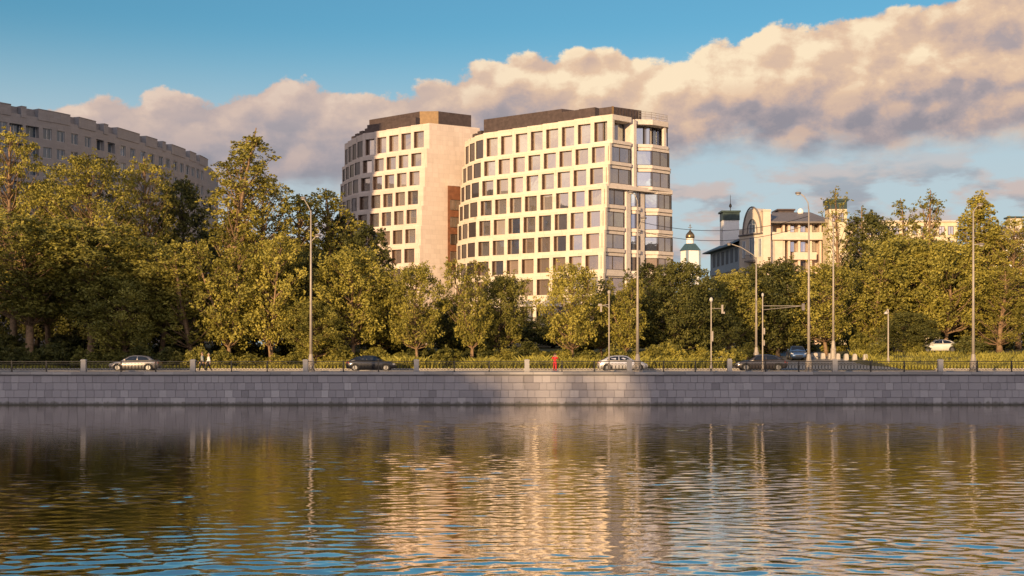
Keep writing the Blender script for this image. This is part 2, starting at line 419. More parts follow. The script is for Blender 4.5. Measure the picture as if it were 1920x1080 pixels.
PIERS = [-48, 157, 362, 573, 781, 988, 1180, 1368, 1565, 1763, 1966]
PIER_AT = ['beyond the left edge of the frame', 'left of the silver hatchback', 'beside the two walkers', 'at the foot of the two headed lamp post', 'right of the dark blurred car',
           'left of the runner in red', 'in front of the silver sedan', 'left of the side road mouth', 'before the row of concrete bollards',
           'left of the rightmost lamp post', 'past the right edge']
SECT_AT = ['at the far left before the dark bushes', 'in front of the silver hatchback', 'in front of the two walkers', 'in front of the dark car', 'before the tall yellow grass',
           'in front of the runner in red', 'right of the silver sedan', 'before the side road mouth', 'in front of the bollards and grass bank', 'at the far right below the parked white car']
def railing():
    rr = random.Random(5)
    YR = 104.5
    for px, at in zip(PIERS, PIER_AT):
        if px < -60 or px > 1990: continue
        x = PX(px, YR)
        pw = .24 if px != 1368 else .23
        t = thing('granite_pier', f'square granite railing pier {at}', 'pier', (x, YR, 2.7), 'granite piers of the railing')
        mb = MB(); mb.box(x - pw * .9, x + pw * .9, YR - .2, YR + .2, 2.69, 2.80, 0, .3); mb.box(x - pw * .82, x + pw * .82, YR - .18, YR + .18, 2.80, 3.60, 0, .55)
        mb.build('shaft', M['granite'], t, tone=True)
        mb = MB()
        b = [(-1, -1), (1, -1), (1, 1), (-1, 1)]
        if px == 1368:
            mb.hexa([(x + u * pw * .82, YR + v * .18, 3.60) for u, v in b], [(x + u * pw * .62, YR + v * .15, 3.78) for u, v in b], 0, .6)
        else:
            mb.box(x - pw * .9, x + pw * .9, YR - .2, YR + .2, 3.60, 3.68, 0, .6)
            mb.hexa([(x + u * pw * .9, YR + v * .2, 3.68) for u, v in b], [(x + u * pw * .6, YR + v * .13, 3.73) for u, v in b], 0, .6)
        mb.build('cap', M['granite'], t, tone=True)
    for k in range(len(PIERS) - 1):
        xa, xb = PX(PIERS[k], YR) + .22, PX(PIERS[k + 1], YR) - .22
        t = thing('iron_railing', f'black iron ring railing section {SECT_AT[k]}', 'railing', ((xa + xb) / 2, YR, 2.7), 'iron railing sections between the piers')
        mb = MB()
        mb.box(xa, xb, YR - .035, YR + .035, 3.52, 3.575); mb.box(xa, xb, YR - .02, YR + .02, 3.385, 3.41); mb.box(xa, xb, YR - .02, YR + .02, 2.84, 2.885)
        mb.build('rail', M['iron'], t)
        L = xb - xa
        for q in (1, 2):
            x = xa + L * q / 3
            mp = MB(); mp.box(x - .045, x + .045, YR - .05, YR + .05, 2.69, 3.62); mp.box(x - .065, x + .065, YR - .065, YR + .065, 2.69, 2.75)
            mp.build('post', M['iron'] if not (PIERS[k] in (781, 988)) else M['iron'], t)
        mb = MB()
        for q in range(3):
            a = xa + L * q / 3 + .06; b = xa + L * (q + 1) / 3 - .06
            n = max(6, round((b - a) / .27)); w = (b - a) / n
            for i in range(n):
                cx = a + w * (i + .5)
                pts = [(cx + w * .47 * math.cos(s), YR, 3.10 + .215 * math.sin(s)) for s in [u * 2 * math.pi / 12 for u in range(13)]]
                mb.tube(pts, .017, 4, cap=False)
                pts = [(cx + w * .5 + .05 * math.cos(s), YR, 3.348 + .04 * math.sin(s)) for s in [u * 2 * math.pi / 6 for u in range(7)]]
                mb.tube(pts, .012, 4, cap=False)
        mb.build('ring_pattern', M['iron'], t)

# ------------------------------------------------------------------ trees
def leaf(mb, p, rr, size, tone, out):
    d = Vector((rr.gauss(0, 1), rr.gauss(0, 1), rr.gauss(0, .7))) ; d = d.normalized()
    n = (Vector((rr.gauss(0, 1), rr.gauss(0, 1), rr.gauss(0, 1))).normalized() + out * .9 + Vector((0, 0, .35))).normalized()
    a = d - n * d.dot(n)
    if a.length < 1e-3: return
    a.normalize(); b = n.cross(a)
    L = size * rr.uniform(.7, 1.3); W = L * rr.uniform(.42, .62)
    i = mb.pts([p - a * L * .5, p + b * W * .5 + n * L * .06, p + a * L * .5, p - b * W * .5 + n * L * .06])
    mb.idx((i, i + 1, i + 2, i + 3), 0, tone)
def clump(mb, c, r, rr, n, size, tone):
    for _ in range(n):
        o = Vector((rr.gauss(0, 1), rr.gauss(0, 1), rr.gauss(0, 1)))
        o = o.normalized() * (rr.random() ** .45)
        p = c + Vector((o.x * r, o.y * r, o.z * r * .72))
        leaf(mb, p, rr, size, min(1, max(0, tone + rr.gauss(0, .12))), o)
PROFILES = {
    'round': lambda t: (max(0, 1 - ((t - .45) / .57) ** 2)) ** .5,
    'tall': lambda t: (.6 + .4 * sm(0, .4, t)) * (max(0, 1 - t ** 4.0)) ** .55,
    'cone': lambda t: (.6 + .4 * sm(0, .2, t)) * (1 - t) ** .75 + .05,
    'airy': lambda t: (.8 + .2 * math.sin(t * 9)) * (max(0, 1 - t ** 3.4)) ** .6,
    'flat': lambda t: (.35 + .65 * sm(.1, .65, t)) * (max(0, 1 - max(0, (t - .6) / .42) ** 2)) ** .5,
}
def tree_meshes(seed, kind, H=14.0, W=9.0, base=.18, nclump=90, per=85, size=.36, cr=(.55, 1.15), forks=1, gap=0.0):
    """returns (trunk MB, crown MB) standing on the origin"""
    rr = random.Random(seed); tr, cw = MB(), MB()
    prof = PROFILES[kind]
    def axis(f, t):
        z = H * .93 * t
        ang = seed * 1.3 + f * 2.1
        spread = (.0 if forks == 1 else 1.0) * max(0, t - .18) * W * .42
        return Vector((math.cos(ang) * spread + .25 * math.sin(t * 5 + seed + f), math.sin(ang) * spread * .8 + .25 * math.cos(t * 4.3 + seed * 2 + f), z))
    r0 = .016 * H + .02
    for f in range(forks):
        path = [axis(f, q / 12) for q in range(13)]
        rs = [(r0 * (1.35 if q == 0 else 1) * (1 - q / 12.6) ** .8 + .015) * (1 if forks == 1 else .75) for q in range(13)]
        tr.tube(path, rs, 7)
    tips = []
    for k in range(nclump):
        f = k % forks
        t = base + (1 - base) * ((k + rr.random()) / nclump)
        tc = (t - base) / (1 - base)
        if gap and noise.noise((tc * 4 + seed, f * 3.0, 0)) > .55 - gap: continue
        ang = k * 2.39996 + rr.uniform(-.5, .5)
        R = W / 2 * prof(tc) * (.74 if forks > 1 else 1) * rr.uniform(.8, 1.12) * (1 + .28 * noise.noise((math.cos(ang) * 1.2, math.sin(ang) * 1.2, tc * 4 + seed)))
        rad_ = R * (rr.random() ** .42)
        a = axis(f, min(.98, t * .97))
        z = a.z + rr.uniform(-.3, .3) * H * .05
        c = Vector((a.x + math.cos(ang) * rad_, a.y + math.sin(ang) * rad_, z + rad_ * .12))
        if k % 3 == 0 or rad_ > R * .8:
            s0 = axis(f, max(base * .75, t - .12 - .1 * rad_ / (W / 2)))
            mid = s0.lerp(c, .5) + Vector((rr.uniform(-.2, .2), rr.uniform(-.2, .2), -.15 * (c - s0).length * .4))
            tr.tube([s0, mid, c], [r0 * .28 * (1 - .6 * tc) + .02, r0 * .16 * (1 - .6 * tc) + .014, .012], 4, cap=False)
        r = rr.uniform(*cr) * (1 - .35 * tc if kind in ('cone', 'airy', 'tall') else 1)
        tone = .5 + rr.gauss(0, .14)
        clump(cw, c, r, rr, int(per * (r / cr[1]) ** 1.3) + 8, size, tone)
        for _ in range(2):                      # loose sprays beyond the clump
            d = Vector((rr.gauss(0, 1), rr.gauss(0, 1), rr.gauss(.2, .8))).normalized() * r * 1.25
            clump(cw, c + d, r * .38, rr, int(per * .10) + 3, size * .9, tone + .05)
    return tr, cw
VAR = {}
def variant(key, leafm, barkm, *a, **k):
    tr, cw = tree_meshes(*a, **k)
    ot = tr.build('trunk', M[barkm], smooth=True, fix=False); oc = cw.build('crown', M[leafm], tone=True, fix=False)
    zs = sorted(v[2] for v in cw.v); xs_ = sorted(abs(v[0]) for v in cw.v)
    VAR[key] = (ot.data, oc.data, zs[int(len(zs) * .997)], 2 * xs_[int(len(xs_) * .965)])
    for o in (ot, oc): bpy.data.objects.remove(o)
def place_tree(key, px, Y, top, wpx, label, name='broadleaf_tree', cat='tree', group='trees on the embankment slope', rz=None):
    td, cd, H, W = VAR[key]
    x = PX(px, Y); z = hgt(x, Y) - .1
    h = PZ(top, Y) - z; w = wpx / F * Y
    t = thing(name, label, cat, (x, Y, z), group)
    t.rotation_euler.z = rz if rz is not None else (px * .37) % 6.28
    t.scale = (w / W, w / W, h / H)
    for nm, d in (('trunk', td), ('crown', cd)):
        o = bpy.data.objects.new(nm, d); C.objects.link(o); o.parent = t
    return t
def vegetation():
    variant('gold1', 'leaf_gold', 'bark', 11, 'tall', H=22.0, W=10.0, base=.2, nclump=210, per=92, size=.27, cr=(.45, 1.1))
    variant('gold2', 'leaf_gold', 'bark', 12, 'round', H=20.0, W=11.0, base=.2, nclump=230, per=100, size=.27, cr=(.45, 1.15))
    variant('goldfork', 'leaf_gold', 'bark', 14, 'airy', H=23.0, W=9.0, base=.14, nclump=165, per=105, size=.26, cr=(.5, 1.0), forks=2)
    variant('goldairy', 'leaf_gold', 'bark', 17, 'airy', H=18.0, W=7.0, base=.12, nclump=120, per=95, size=.26, cr=(.45, .95))
    variant('goldround', 'leaf_gold', 'bark', 21, 'round', H=10.0, W=7.0, base=.22, nclump=115, per=105, size=.25, cr=(.5, 1.0))
    variant('goldround2', 'leaf_gold', 'bark', 25, 'tall', H=10.0, W=7.0, base=.20, nclump=115, per=98, size=.25, cr=(.5, 1.0), forks=2)
    variant('olive1', 'leaf_olive', 'bark', 31, 'round', H=11.0, W=8.0, base=.2, nclump=120, per=145, size=.27, cr=(.55, 1.1))
    variant('olive2', 'leaf_olive', 'bark', 34, 'flat', H=15.0, W=10.0, base=.36, nclump=120, per=135, size=.28, cr=(.5, 1.1))
    variant('oliveairy', 'leaf_olive', 'bark', 37, 'airy', H=16.0, W=6.5, base=.2, nclump=90, per=62, size=.26, cr=(.4, .85), forks=2)
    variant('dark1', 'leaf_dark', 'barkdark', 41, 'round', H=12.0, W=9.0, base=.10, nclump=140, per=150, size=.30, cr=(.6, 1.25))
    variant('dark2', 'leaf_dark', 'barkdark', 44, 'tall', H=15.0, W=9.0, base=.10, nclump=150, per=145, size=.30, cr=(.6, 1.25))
    variant('cone', 'leaf_gold', 'bark', 47, 'cone', H=18.0, W=9.5, base=.12, nclump=170, per=130, size=.27, cr=(.5, 1.05))
    variant('sparse', 'leaf_olive', 'bark', 53, 'airy', H=18.0, W=6.0, base=.3, nclump=60, per=30, size=.25, cr=(.4, .9))
    T = place_tree
    T('gold1', 22, 142, 246, 165, 'tall golden tree at the left edge below the long brick block')
    T('gold2', 170, 140, 292, 185, 'broad golden tree with a rounded top before the brick block')
    T('gold1', 268, 146, 300, 135, 'golden tree whose top covers the lower brick block windows')
    T('gold2', 92, 148, 338, 150, 'golden tree filling the gap between the two leftmost golden crowns')
    T('dark2', 342, 152, 340, 130, 'dark tree under the right end of the brick block')
    T('goldfork', 424, 136, 258, 165, 'tall airy tree with a forked top right of the brick block')
    T('gold1', 498, 138, 332, 150, 'golden tree left of the two headed lamp post')
    T('goldairy', 556, 143, 368, 125, 'loose golden tree just left of the curved lamp arm')
    T('goldairy', 612, 146, 358, 130, 'airy pale tree beside the left edge of the stone office block')
    T('olive2', 48, 129, 402, 215, 'shaded tree with a bare pale trunk at far left')
    T('olive2', 165, 130, 418, 205, 'shaded spreading tree above the dark bushes left of the hatchback')
    T('olive1', 232, 128, 505, 140, 'shaded low crowned tree above the silver hatchback')
    T('olive2', 300, 131, 452, 150, 'shaded tree with twin trunks right of the silver hatchback')
    T('oliveairy', 352, 129, 480, 125, 'shaded tree with a thin straight trunk above the two walkers')
    T('goldround2', 424, 128, 452, 150, 'golden tree with a reddish trunk right of the two walkers')
    T('goldround2', 505, 129, 440, 130, 'many stemmed tree just left of the two headed lamp post')
    T('dark1', 575, 133, 470, 120, 'dark tree directly behind the two headed lamp post')
    T('goldround', 660, 131, 464, 140, 'round sunlit tree between the lamp post and the stone office block')
    T('dark2', 690, 143, 424, 115, 'dark tree rising behind the round sunlit tree')
    T('dark2', 640, 148, 405, 100, 'dark tree at the foot of the curved left facade')
    T('olive1', 590, 128, 560, 95, 'small olive tree low beside the two headed lamp post')
    T('olive1', 715, 134, 520, 95, 'olive tree under the blank stone end wall, left one')
    T('goldround', 780, 130, 494, 98, 'sunlit tree with a leaning trunk below the blank stone end wall')
    T('goldround2', 883, 130, 488, 92, 'sunlit tree at the left corner of the bright office facade')
    T('olive1', 940, 134, 512, 92, 'olive tree left of the office portico')
    T('dark1', 840, 142, 560, 80, 'dark low tree behind the gap below the brown link')
    T('goldround', 1074, 129, 494, 102, 'round sunlit tree right of the office portico')
    T('olive1', 1128, 137, 545, 90, 'olive tree behind the thin camera pole')
    T('goldround2', 1170, 131, 522, 92, 'sunlit tree behind the lamp post at the office corner')
    T('dark2', 1215, 142, 495, 100, 'dark tree directly right of the office corner lamp post')
    T('dark1', 1275, 138, 490, 130, 'big dark tree under the small church')
    T('olive1', 1366, 146, 508, 112, 'olive tree below the shaded mansion wing')
    T('dark1', 1330, 140, 548, 90, 'dark tree behind the globe topped signal pole')
    T('dark1', 1455, 150, 488, 140, 'dark tree under the arched mansion gable')
    T('dark2', 1412, 155, 500, 90, 'dark tree behind the lamp post with the long arm')
    T('goldround', 1548, 148, 494, 128, 'bright round tree behind the row of concrete bollards')
    T('sparse', 1568, 166, 352, 80, 'sparse slender tree in front of the yellow tower')
    T('dark2', 1632, 172, 402, 130, 'dark tree right of the yellow tower')
    T('goldround2', 1640, 150, 490, 130, 'bright tree above the gap right of the bollards')
    T('sparse', 1622, 185, 388, 90, 'thin leafed treetop against the sky right of the yellow tower')
    T('oliveairy', 1702, 172, 372, 105, 'bushy treetop standing above the long cream building')
    T('sparse', 1745, 168, 358, 85, 'nearly bare treetop above the long cream building')
    T('olive1', 1712, 152, 440, 165, 'wide sunlit tree above the parked dark car')
    T('goldround', 1775, 148, 452, 130, 'sunlit tree above the parked white car')
    T('cone', 1842, 153, 364, 150, 'tall pointed tree beside the rightmost lamp post')
    T('gold1', 1905, 151, 410, 120, 'sunlit tree cut by the right edge of the frame')
    T('dark1', 1700, 142, 585, 100, 'low dark tree by the parked dark car')
    T('dark1', 1805, 160, 500, 120, 'dark tree in the gap right of the parked white car')
    T('goldairy', 1880, 144, 500, 90, 'slim trunked sunlit tree right of the rightmost lamp post')
    # second row closing the wood behind
    rr = random.Random(77)
    back = [(-40, 158, 380), (70, 160, 420), (150, 162, 430), (230, 160, 430), (320, 163, 440), (410, 160, 430), (480, 162, 440), (560, 164, 455), (620, 162, 470),
            (705, 166, 545), (770, 168, 575), (855, 168, 590), (935, 170, 585), (1040, 165, 590), (1120, 170, 570), (1210, 172, 540), (1290, 176, 535), (1345, 180, 548),
            (1425, 182, 520), (1500, 184, 510), (1590, 186, 490), (1680, 184, 450), (1770, 186, 450), (1860, 184, 440), (1950, 180, 430)]
    near = ['at the left edge', 'behind the bare trunked tree', 'behind the spreading shaded tree', 'above the silver hatchback', 'above the two walkers', 'behind the forked tree', 'behind the many stemmed tree',
            'behind the two headed lamp post', 'at the foot of the left stone block', 'below the curved facade', 'below the stone end wall', 'below the brown link', 'left of the portico',
            'right of the portico', 'behind the camera pole', 'right of the corner lamp post', 'below the church', 'below the blue mansion wing', 'below the arched gable', 'below the mansion terrace', 'below the yellow tower',
            'behind the parked dark car', 'behind the parked white car', 'behind the pointed tree', 'at the right edge']
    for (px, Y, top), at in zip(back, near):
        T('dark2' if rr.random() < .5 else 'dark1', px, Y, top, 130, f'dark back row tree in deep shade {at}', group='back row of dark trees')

    # bushes
    def bush(key, leafm, seed, n=34, H=2.4, W=3.4, per=110, size=.22):
        r2 = random.Random(seed); cw, tr = MB(), MB()
        for k in range(n):
            a = k * 2.4; q = r2.random() ** .5
            z = r2.uniform(.15, 1) * H * (1 - .45 * q * q)
            c = Vector((math.cos(a) * q * W * .42, math.sin(a) * q * W * .42, z * .86))
            tr.tube([(c.x * .15, c.y * .15, -.1), (c.x * .6, c.y * .6, c.z * .55), c], [.03, .02, .008], 4, cap=False)
            clump(cw, c, r2.uniform(.28, .6), r2, per, size, .5 + r2.gauss(0, .14))
            if r2.random() < .6: clump(cw, c + Vector((r2.gauss(0, .3), r2.gauss(0, .3), .45)), .18, r2, per // 7, size, .6)
        ot = tr.build('stem', M['barkdark'], fix=False); oc = cw.build('foliage', M[leafm], tone=True, fix=False)
        VAR[key] = (ot.data, oc.data, H, W)
        for o in (ot, oc): bpy.data.objects.remove(o)
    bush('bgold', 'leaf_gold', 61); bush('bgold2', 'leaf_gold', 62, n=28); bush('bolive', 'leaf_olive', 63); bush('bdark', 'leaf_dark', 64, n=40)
    def B(key, px, Y, h, wpx, label):
        td, cd, H, W = VAR[key]; x = PX(px, Y)
        w = wpx / F * Y
        t = thing('roadside_bush', label, 'bush', (x, Y, hgt(x, Y) - .05), 'bushes along the road verge')
        t.rotation_euler.z = (px * .53) % 6.28; t.scale = (w / W, w / W * .9, h / H)
        for nm, d in (('stem', td), ('foliage', cd)):
            o = bpy.data.objects.new(nm, d); C.objects.link(o); o.parent = t
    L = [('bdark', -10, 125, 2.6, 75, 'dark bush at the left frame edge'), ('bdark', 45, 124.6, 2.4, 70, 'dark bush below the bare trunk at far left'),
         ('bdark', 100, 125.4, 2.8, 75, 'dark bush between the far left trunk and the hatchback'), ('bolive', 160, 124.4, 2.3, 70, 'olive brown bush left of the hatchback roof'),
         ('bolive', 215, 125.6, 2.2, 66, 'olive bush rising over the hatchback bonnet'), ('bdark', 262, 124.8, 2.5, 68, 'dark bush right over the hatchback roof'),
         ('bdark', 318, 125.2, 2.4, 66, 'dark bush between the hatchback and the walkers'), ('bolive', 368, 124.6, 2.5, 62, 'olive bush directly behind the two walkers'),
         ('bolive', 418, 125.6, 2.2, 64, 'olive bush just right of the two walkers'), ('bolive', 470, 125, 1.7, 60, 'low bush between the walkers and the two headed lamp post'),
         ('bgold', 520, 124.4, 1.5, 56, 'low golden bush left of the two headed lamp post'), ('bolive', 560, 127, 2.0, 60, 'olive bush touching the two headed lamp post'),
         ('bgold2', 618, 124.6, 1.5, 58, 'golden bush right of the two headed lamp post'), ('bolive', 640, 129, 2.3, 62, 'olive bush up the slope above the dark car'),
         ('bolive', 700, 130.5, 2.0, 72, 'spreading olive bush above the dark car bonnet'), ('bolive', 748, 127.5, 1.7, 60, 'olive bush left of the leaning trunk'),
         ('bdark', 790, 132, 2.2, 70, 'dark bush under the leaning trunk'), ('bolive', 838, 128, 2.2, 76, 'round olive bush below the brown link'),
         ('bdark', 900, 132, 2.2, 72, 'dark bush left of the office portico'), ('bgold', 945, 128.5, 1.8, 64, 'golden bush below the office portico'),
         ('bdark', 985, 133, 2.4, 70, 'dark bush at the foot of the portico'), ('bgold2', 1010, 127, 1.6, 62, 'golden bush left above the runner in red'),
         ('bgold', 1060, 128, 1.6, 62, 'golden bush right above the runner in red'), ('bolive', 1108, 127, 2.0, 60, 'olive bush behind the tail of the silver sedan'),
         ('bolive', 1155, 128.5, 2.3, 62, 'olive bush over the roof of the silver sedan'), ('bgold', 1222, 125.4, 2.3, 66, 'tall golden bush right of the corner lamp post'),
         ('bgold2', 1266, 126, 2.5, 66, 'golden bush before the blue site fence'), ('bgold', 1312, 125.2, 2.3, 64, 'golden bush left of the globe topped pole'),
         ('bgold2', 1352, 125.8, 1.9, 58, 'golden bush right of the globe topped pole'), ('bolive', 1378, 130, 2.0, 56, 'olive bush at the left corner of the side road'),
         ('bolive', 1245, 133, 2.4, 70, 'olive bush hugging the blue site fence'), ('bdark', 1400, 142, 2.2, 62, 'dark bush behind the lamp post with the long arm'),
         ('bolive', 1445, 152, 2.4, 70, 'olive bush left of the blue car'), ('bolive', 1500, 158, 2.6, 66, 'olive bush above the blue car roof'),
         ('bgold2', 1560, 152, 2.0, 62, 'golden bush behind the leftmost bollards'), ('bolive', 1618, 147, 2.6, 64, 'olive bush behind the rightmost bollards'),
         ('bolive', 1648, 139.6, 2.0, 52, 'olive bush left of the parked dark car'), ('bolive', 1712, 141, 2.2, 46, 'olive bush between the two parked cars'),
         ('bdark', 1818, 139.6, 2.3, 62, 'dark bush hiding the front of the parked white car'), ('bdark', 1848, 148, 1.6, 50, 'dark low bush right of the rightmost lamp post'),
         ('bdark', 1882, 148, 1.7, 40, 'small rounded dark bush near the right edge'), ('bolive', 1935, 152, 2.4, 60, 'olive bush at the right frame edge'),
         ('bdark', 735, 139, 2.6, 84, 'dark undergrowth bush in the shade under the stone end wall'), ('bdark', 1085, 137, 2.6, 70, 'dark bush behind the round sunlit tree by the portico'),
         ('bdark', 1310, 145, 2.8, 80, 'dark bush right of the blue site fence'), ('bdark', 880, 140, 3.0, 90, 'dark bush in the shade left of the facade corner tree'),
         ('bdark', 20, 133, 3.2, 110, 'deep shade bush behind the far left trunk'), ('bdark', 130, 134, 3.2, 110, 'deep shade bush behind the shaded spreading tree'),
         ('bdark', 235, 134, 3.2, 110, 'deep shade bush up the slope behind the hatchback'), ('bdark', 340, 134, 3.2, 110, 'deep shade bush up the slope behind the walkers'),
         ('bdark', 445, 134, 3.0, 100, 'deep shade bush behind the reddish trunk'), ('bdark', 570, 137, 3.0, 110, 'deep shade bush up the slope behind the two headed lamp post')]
    for a in L: B(*a)
    # far undergrowth closing the view under the crowns
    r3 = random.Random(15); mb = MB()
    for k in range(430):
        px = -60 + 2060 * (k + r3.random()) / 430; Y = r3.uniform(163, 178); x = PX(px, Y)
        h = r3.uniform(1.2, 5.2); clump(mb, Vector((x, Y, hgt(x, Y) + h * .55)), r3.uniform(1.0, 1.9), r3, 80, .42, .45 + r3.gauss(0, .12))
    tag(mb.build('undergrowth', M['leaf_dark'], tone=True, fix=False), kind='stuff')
    # grass
    rr = random.Random(9); mb = MB()
    def blade(x, y, h, tone):
        z = hgt(x, y) - .03; a = rr.uniform(0, 6.28); w = rr.uniform(.03, .06)
        lean = Vector((rr.gauss(0, .25), rr.gauss(0, .25), 0)) * h
        dx, dy = math.cos(a) * w, math.sin(a) * w
        i = mb.pts([(x - dx, y - dy, z), (x + dx, y + dy, z), (x + lean.x + dx * .4, y + lean.y + dy * .4, z + h * .8), (x + lean.x * 1.5, y + lean.y * 1.5, z + h)])
        mb.idx((i, i + 1, i + 2, i + 3), 0, tone)
    for _ in range(80000):
        y = 121.5 + rr.random() ** 1.5 * 22; px = rr.uniform(-40, 1960); x = PX(px, y)
        if side(x) > .3: continue
        d = noise.noise((x * .25, y * .4, 5.0))
        if d < -.18 and rr.random() < .8: continue
        tall = (.35 + .45 * sm(560, 700, px) * (1 - sm(1380, 1420, px)) * (1 - sm(124, 132, y)))
        blade(x, y, tall * rr.uniform(.5, 1.35) * (1 + d), min(1, max(0, .5 + .5 * d + rr.gauss(0, .15))))
    tag(mb.build('grass', M['grass'], tone=True, fix=False), kind='stuff')

# ------------------------------------------------------------------ the stone office block
V2 = lambda x, y: Vector((x, y))
def ang_dir(a): return V2(-math.cos(rad(a)), math.sin(rad(a)))          # plan direction running left and away
def ray_hit(px, p, d):
    """parameter s where the sight line of column px meets the plan line p + s d"""
    k = (px - 960) / F
    return (k * p.y - p.x) / (d.x - k * d.y)

def panel(mb, a, b, z0, z1, u0, u1, v0, v1, depth, ledge=1.3):
    """one facade bay: plan edge a (left) to b (right), opening u0-u1 / v0-v1, reveals going in by depth"""
    d = (b - a).normalized(); n = V2(d.y, -d.x); L = (b - a).length
    def p(u, z, o=0.0): q = a + d * u - n * o; return (q.x, q.y, z)
    us = [0, u0, u1, L]; zs = [z0, v0, v1, z1]
    for i in range(3):
        for j in range(3):
            if i == 1 and j == 1: continue
            mb.face([p(us[i], zs[j]), p(us[i + 1], zs[j]), p(us[i + 1], zs[j + 1]), p(us[i], zs[j + 1])])
    mb.face([p(u0, v0), p(u0, v0, depth), p(u1, v0, depth), p(u1, v0)])
    mb.face([p(u0, v1), p(u1, v1), p(u1, v1, depth), p(u0, v1, depth)])
    mb.face([p(u1, v0), p(u1, v0, depth), p(u1, v1, depth), p(u1, v1)])
    mb.face([p(u0, v0), p(u0, v1), p(u0, v1, depth), p(u0, v0, depth)])
    mb.face([p(0, z1), p(L, z1), p(L, z1, ledge), p(0, z1, ledge)])
    mb.face([p(0, z0), p(0, z0, ledge), p(L, z0, ledge), p(L, z0)])
    mb.face([p(0, z0), p(0, z1), p(0, z1, ledge), p(0, z0, ledge)]); mb.face([p(L, z0), p(L, z0, ledge), p(L, z1, ledge), p(L, z1)])
    return p

class Counter:
    def __init__(s, cap): s.n = 0; s.cap = cap; s.rest = (MB(), MB())
def window(cnt, root, p, u0, u1, v0, v1, depth, gm, side_panel=True, mull=False, first=True):
    fr, gl = MB(), MB()
    sp = u0 + (u1 - u0) * (.0 if not side_panel else .02)
    e = .07
    def bx(mb, a0, a1, z0, z1, o0, o1):
        P_ = lambda u, z, o: p(u, z, o)
        mb.hexa([P_(a0, z0, o0), P_(a1, z0, o0), P_(a1, z0, o1), P_(a0, z0, o1)], [P_(a0, z1, o0), P_(a1, z1, o0), P_(a1, z1, o1), P_(a0, z1, o1)])
    d0, d1 = depth - .12, depth - .02
    if side_panel:      # bronze lining of the left reveal
        bx(fr, u0 + .003, u0 + .05, v0 + .003, v1 - .003, .10, depth - .02)
        bx(fr, u0 + .05, u0 + .14, v0 + .003, v1 - .003, depth - .10, depth - .02)
    a0 = u0 + (.14 if side_panel else .003)
    bx(fr, a0, a0 + e, v0 + .003, v1 - .003, d0, d1); bx(fr, u1 - e, u1 - .003, v0 + .003, v1 - .003, d0, d1)
    bx(fr, a0 + e, u1 - e, v0 + .003, v0 + e, d0, d1); bx(fr, a0 + e, u1 - e, v1 - e, v1 - .003, d0, d1)
    if mull: bx(fr, (a0 + u1) / 2 - .04, (a0 + u1) / 2 + .04, v0 + e, v1 - e, d0, d1)
    g = depth - .05
    gl.face([p(a0 + e, v0 + e, g), p(u1 - e, v0 + e, g), p(u1 - e, v1 - e, g), p(a0 + e, v1 - e, g)])
    cnt.n += 1
    fm = M['bronze'] if side_panel else M['frame']
    if cnt.n <= cnt.cap:
        w = fr.build('window', fm, root); q = gl.build('pane', gm, w); q.matrix_parent_inverse = Matrix()
        # pane vertices are already relative to the root base
        return
    for s_, d_ in ((fr, cnt.rest[0]), (gl, cnt.rest[1])):
        o = len(d_.v); d_.v += s_.v; d_.f += [tuple(i + o for i in f) for f in s_.f]; d_.m += s_.m; d_.t += s_.t

def facade(root, mb, cnt, corner, offs, zb, wins, cols, pier, gm_for, rr, saw=.42, loggia=None):
    """stepped saw-tooth facade; floors from the top, each stepping out by offs; cols = list of (length, angle)"""
    nL = V2(-math.sin(rad(42)), -math.cos(rad(42)))
    for f in range(len(zb) - 1):
        z1, z0 = zb[f], zb[f + 1]; v1, v0 = wins[f]
        b = corner + nL * offs[f]
        # corner pier
        d = ang_dir(cols[0][1]); a = b + d * pier; n = V2(-d.y, d.x) * -1
        mb.slab((a.x, a.y), (b.x, b.y), -.5, 0, z0, z1)
        b = a
        for c, (L, an) in enumerate(cols):
            d = ang_dir(an); a = b + d * L
            n = V2(-math.sin(rad(an)), -math.cos(rad(an)))
            aa = a + n * saw
            wid = (aa - b).length; wn = an > 50
            u0, u1 = (wid * .20, wid * .91) if not wn else (wid * .12, wid * .86)
            dep = .72 if not wn else .16
            p = panel(mb, aa, b, z0, z1, u0, u1, v0, v1, dep)
            if loggia and (f, c) in loggia:
                window(cnt, root, p, u0, u1, v0, v1, dep, M['glass_low'], True, True)
            else:
                window(cnt, root, p, u0, u1, v0, v1, dep, gm_for(f, c, rr) if not wn else M['glass_dark'], not wn, False)
            b = a

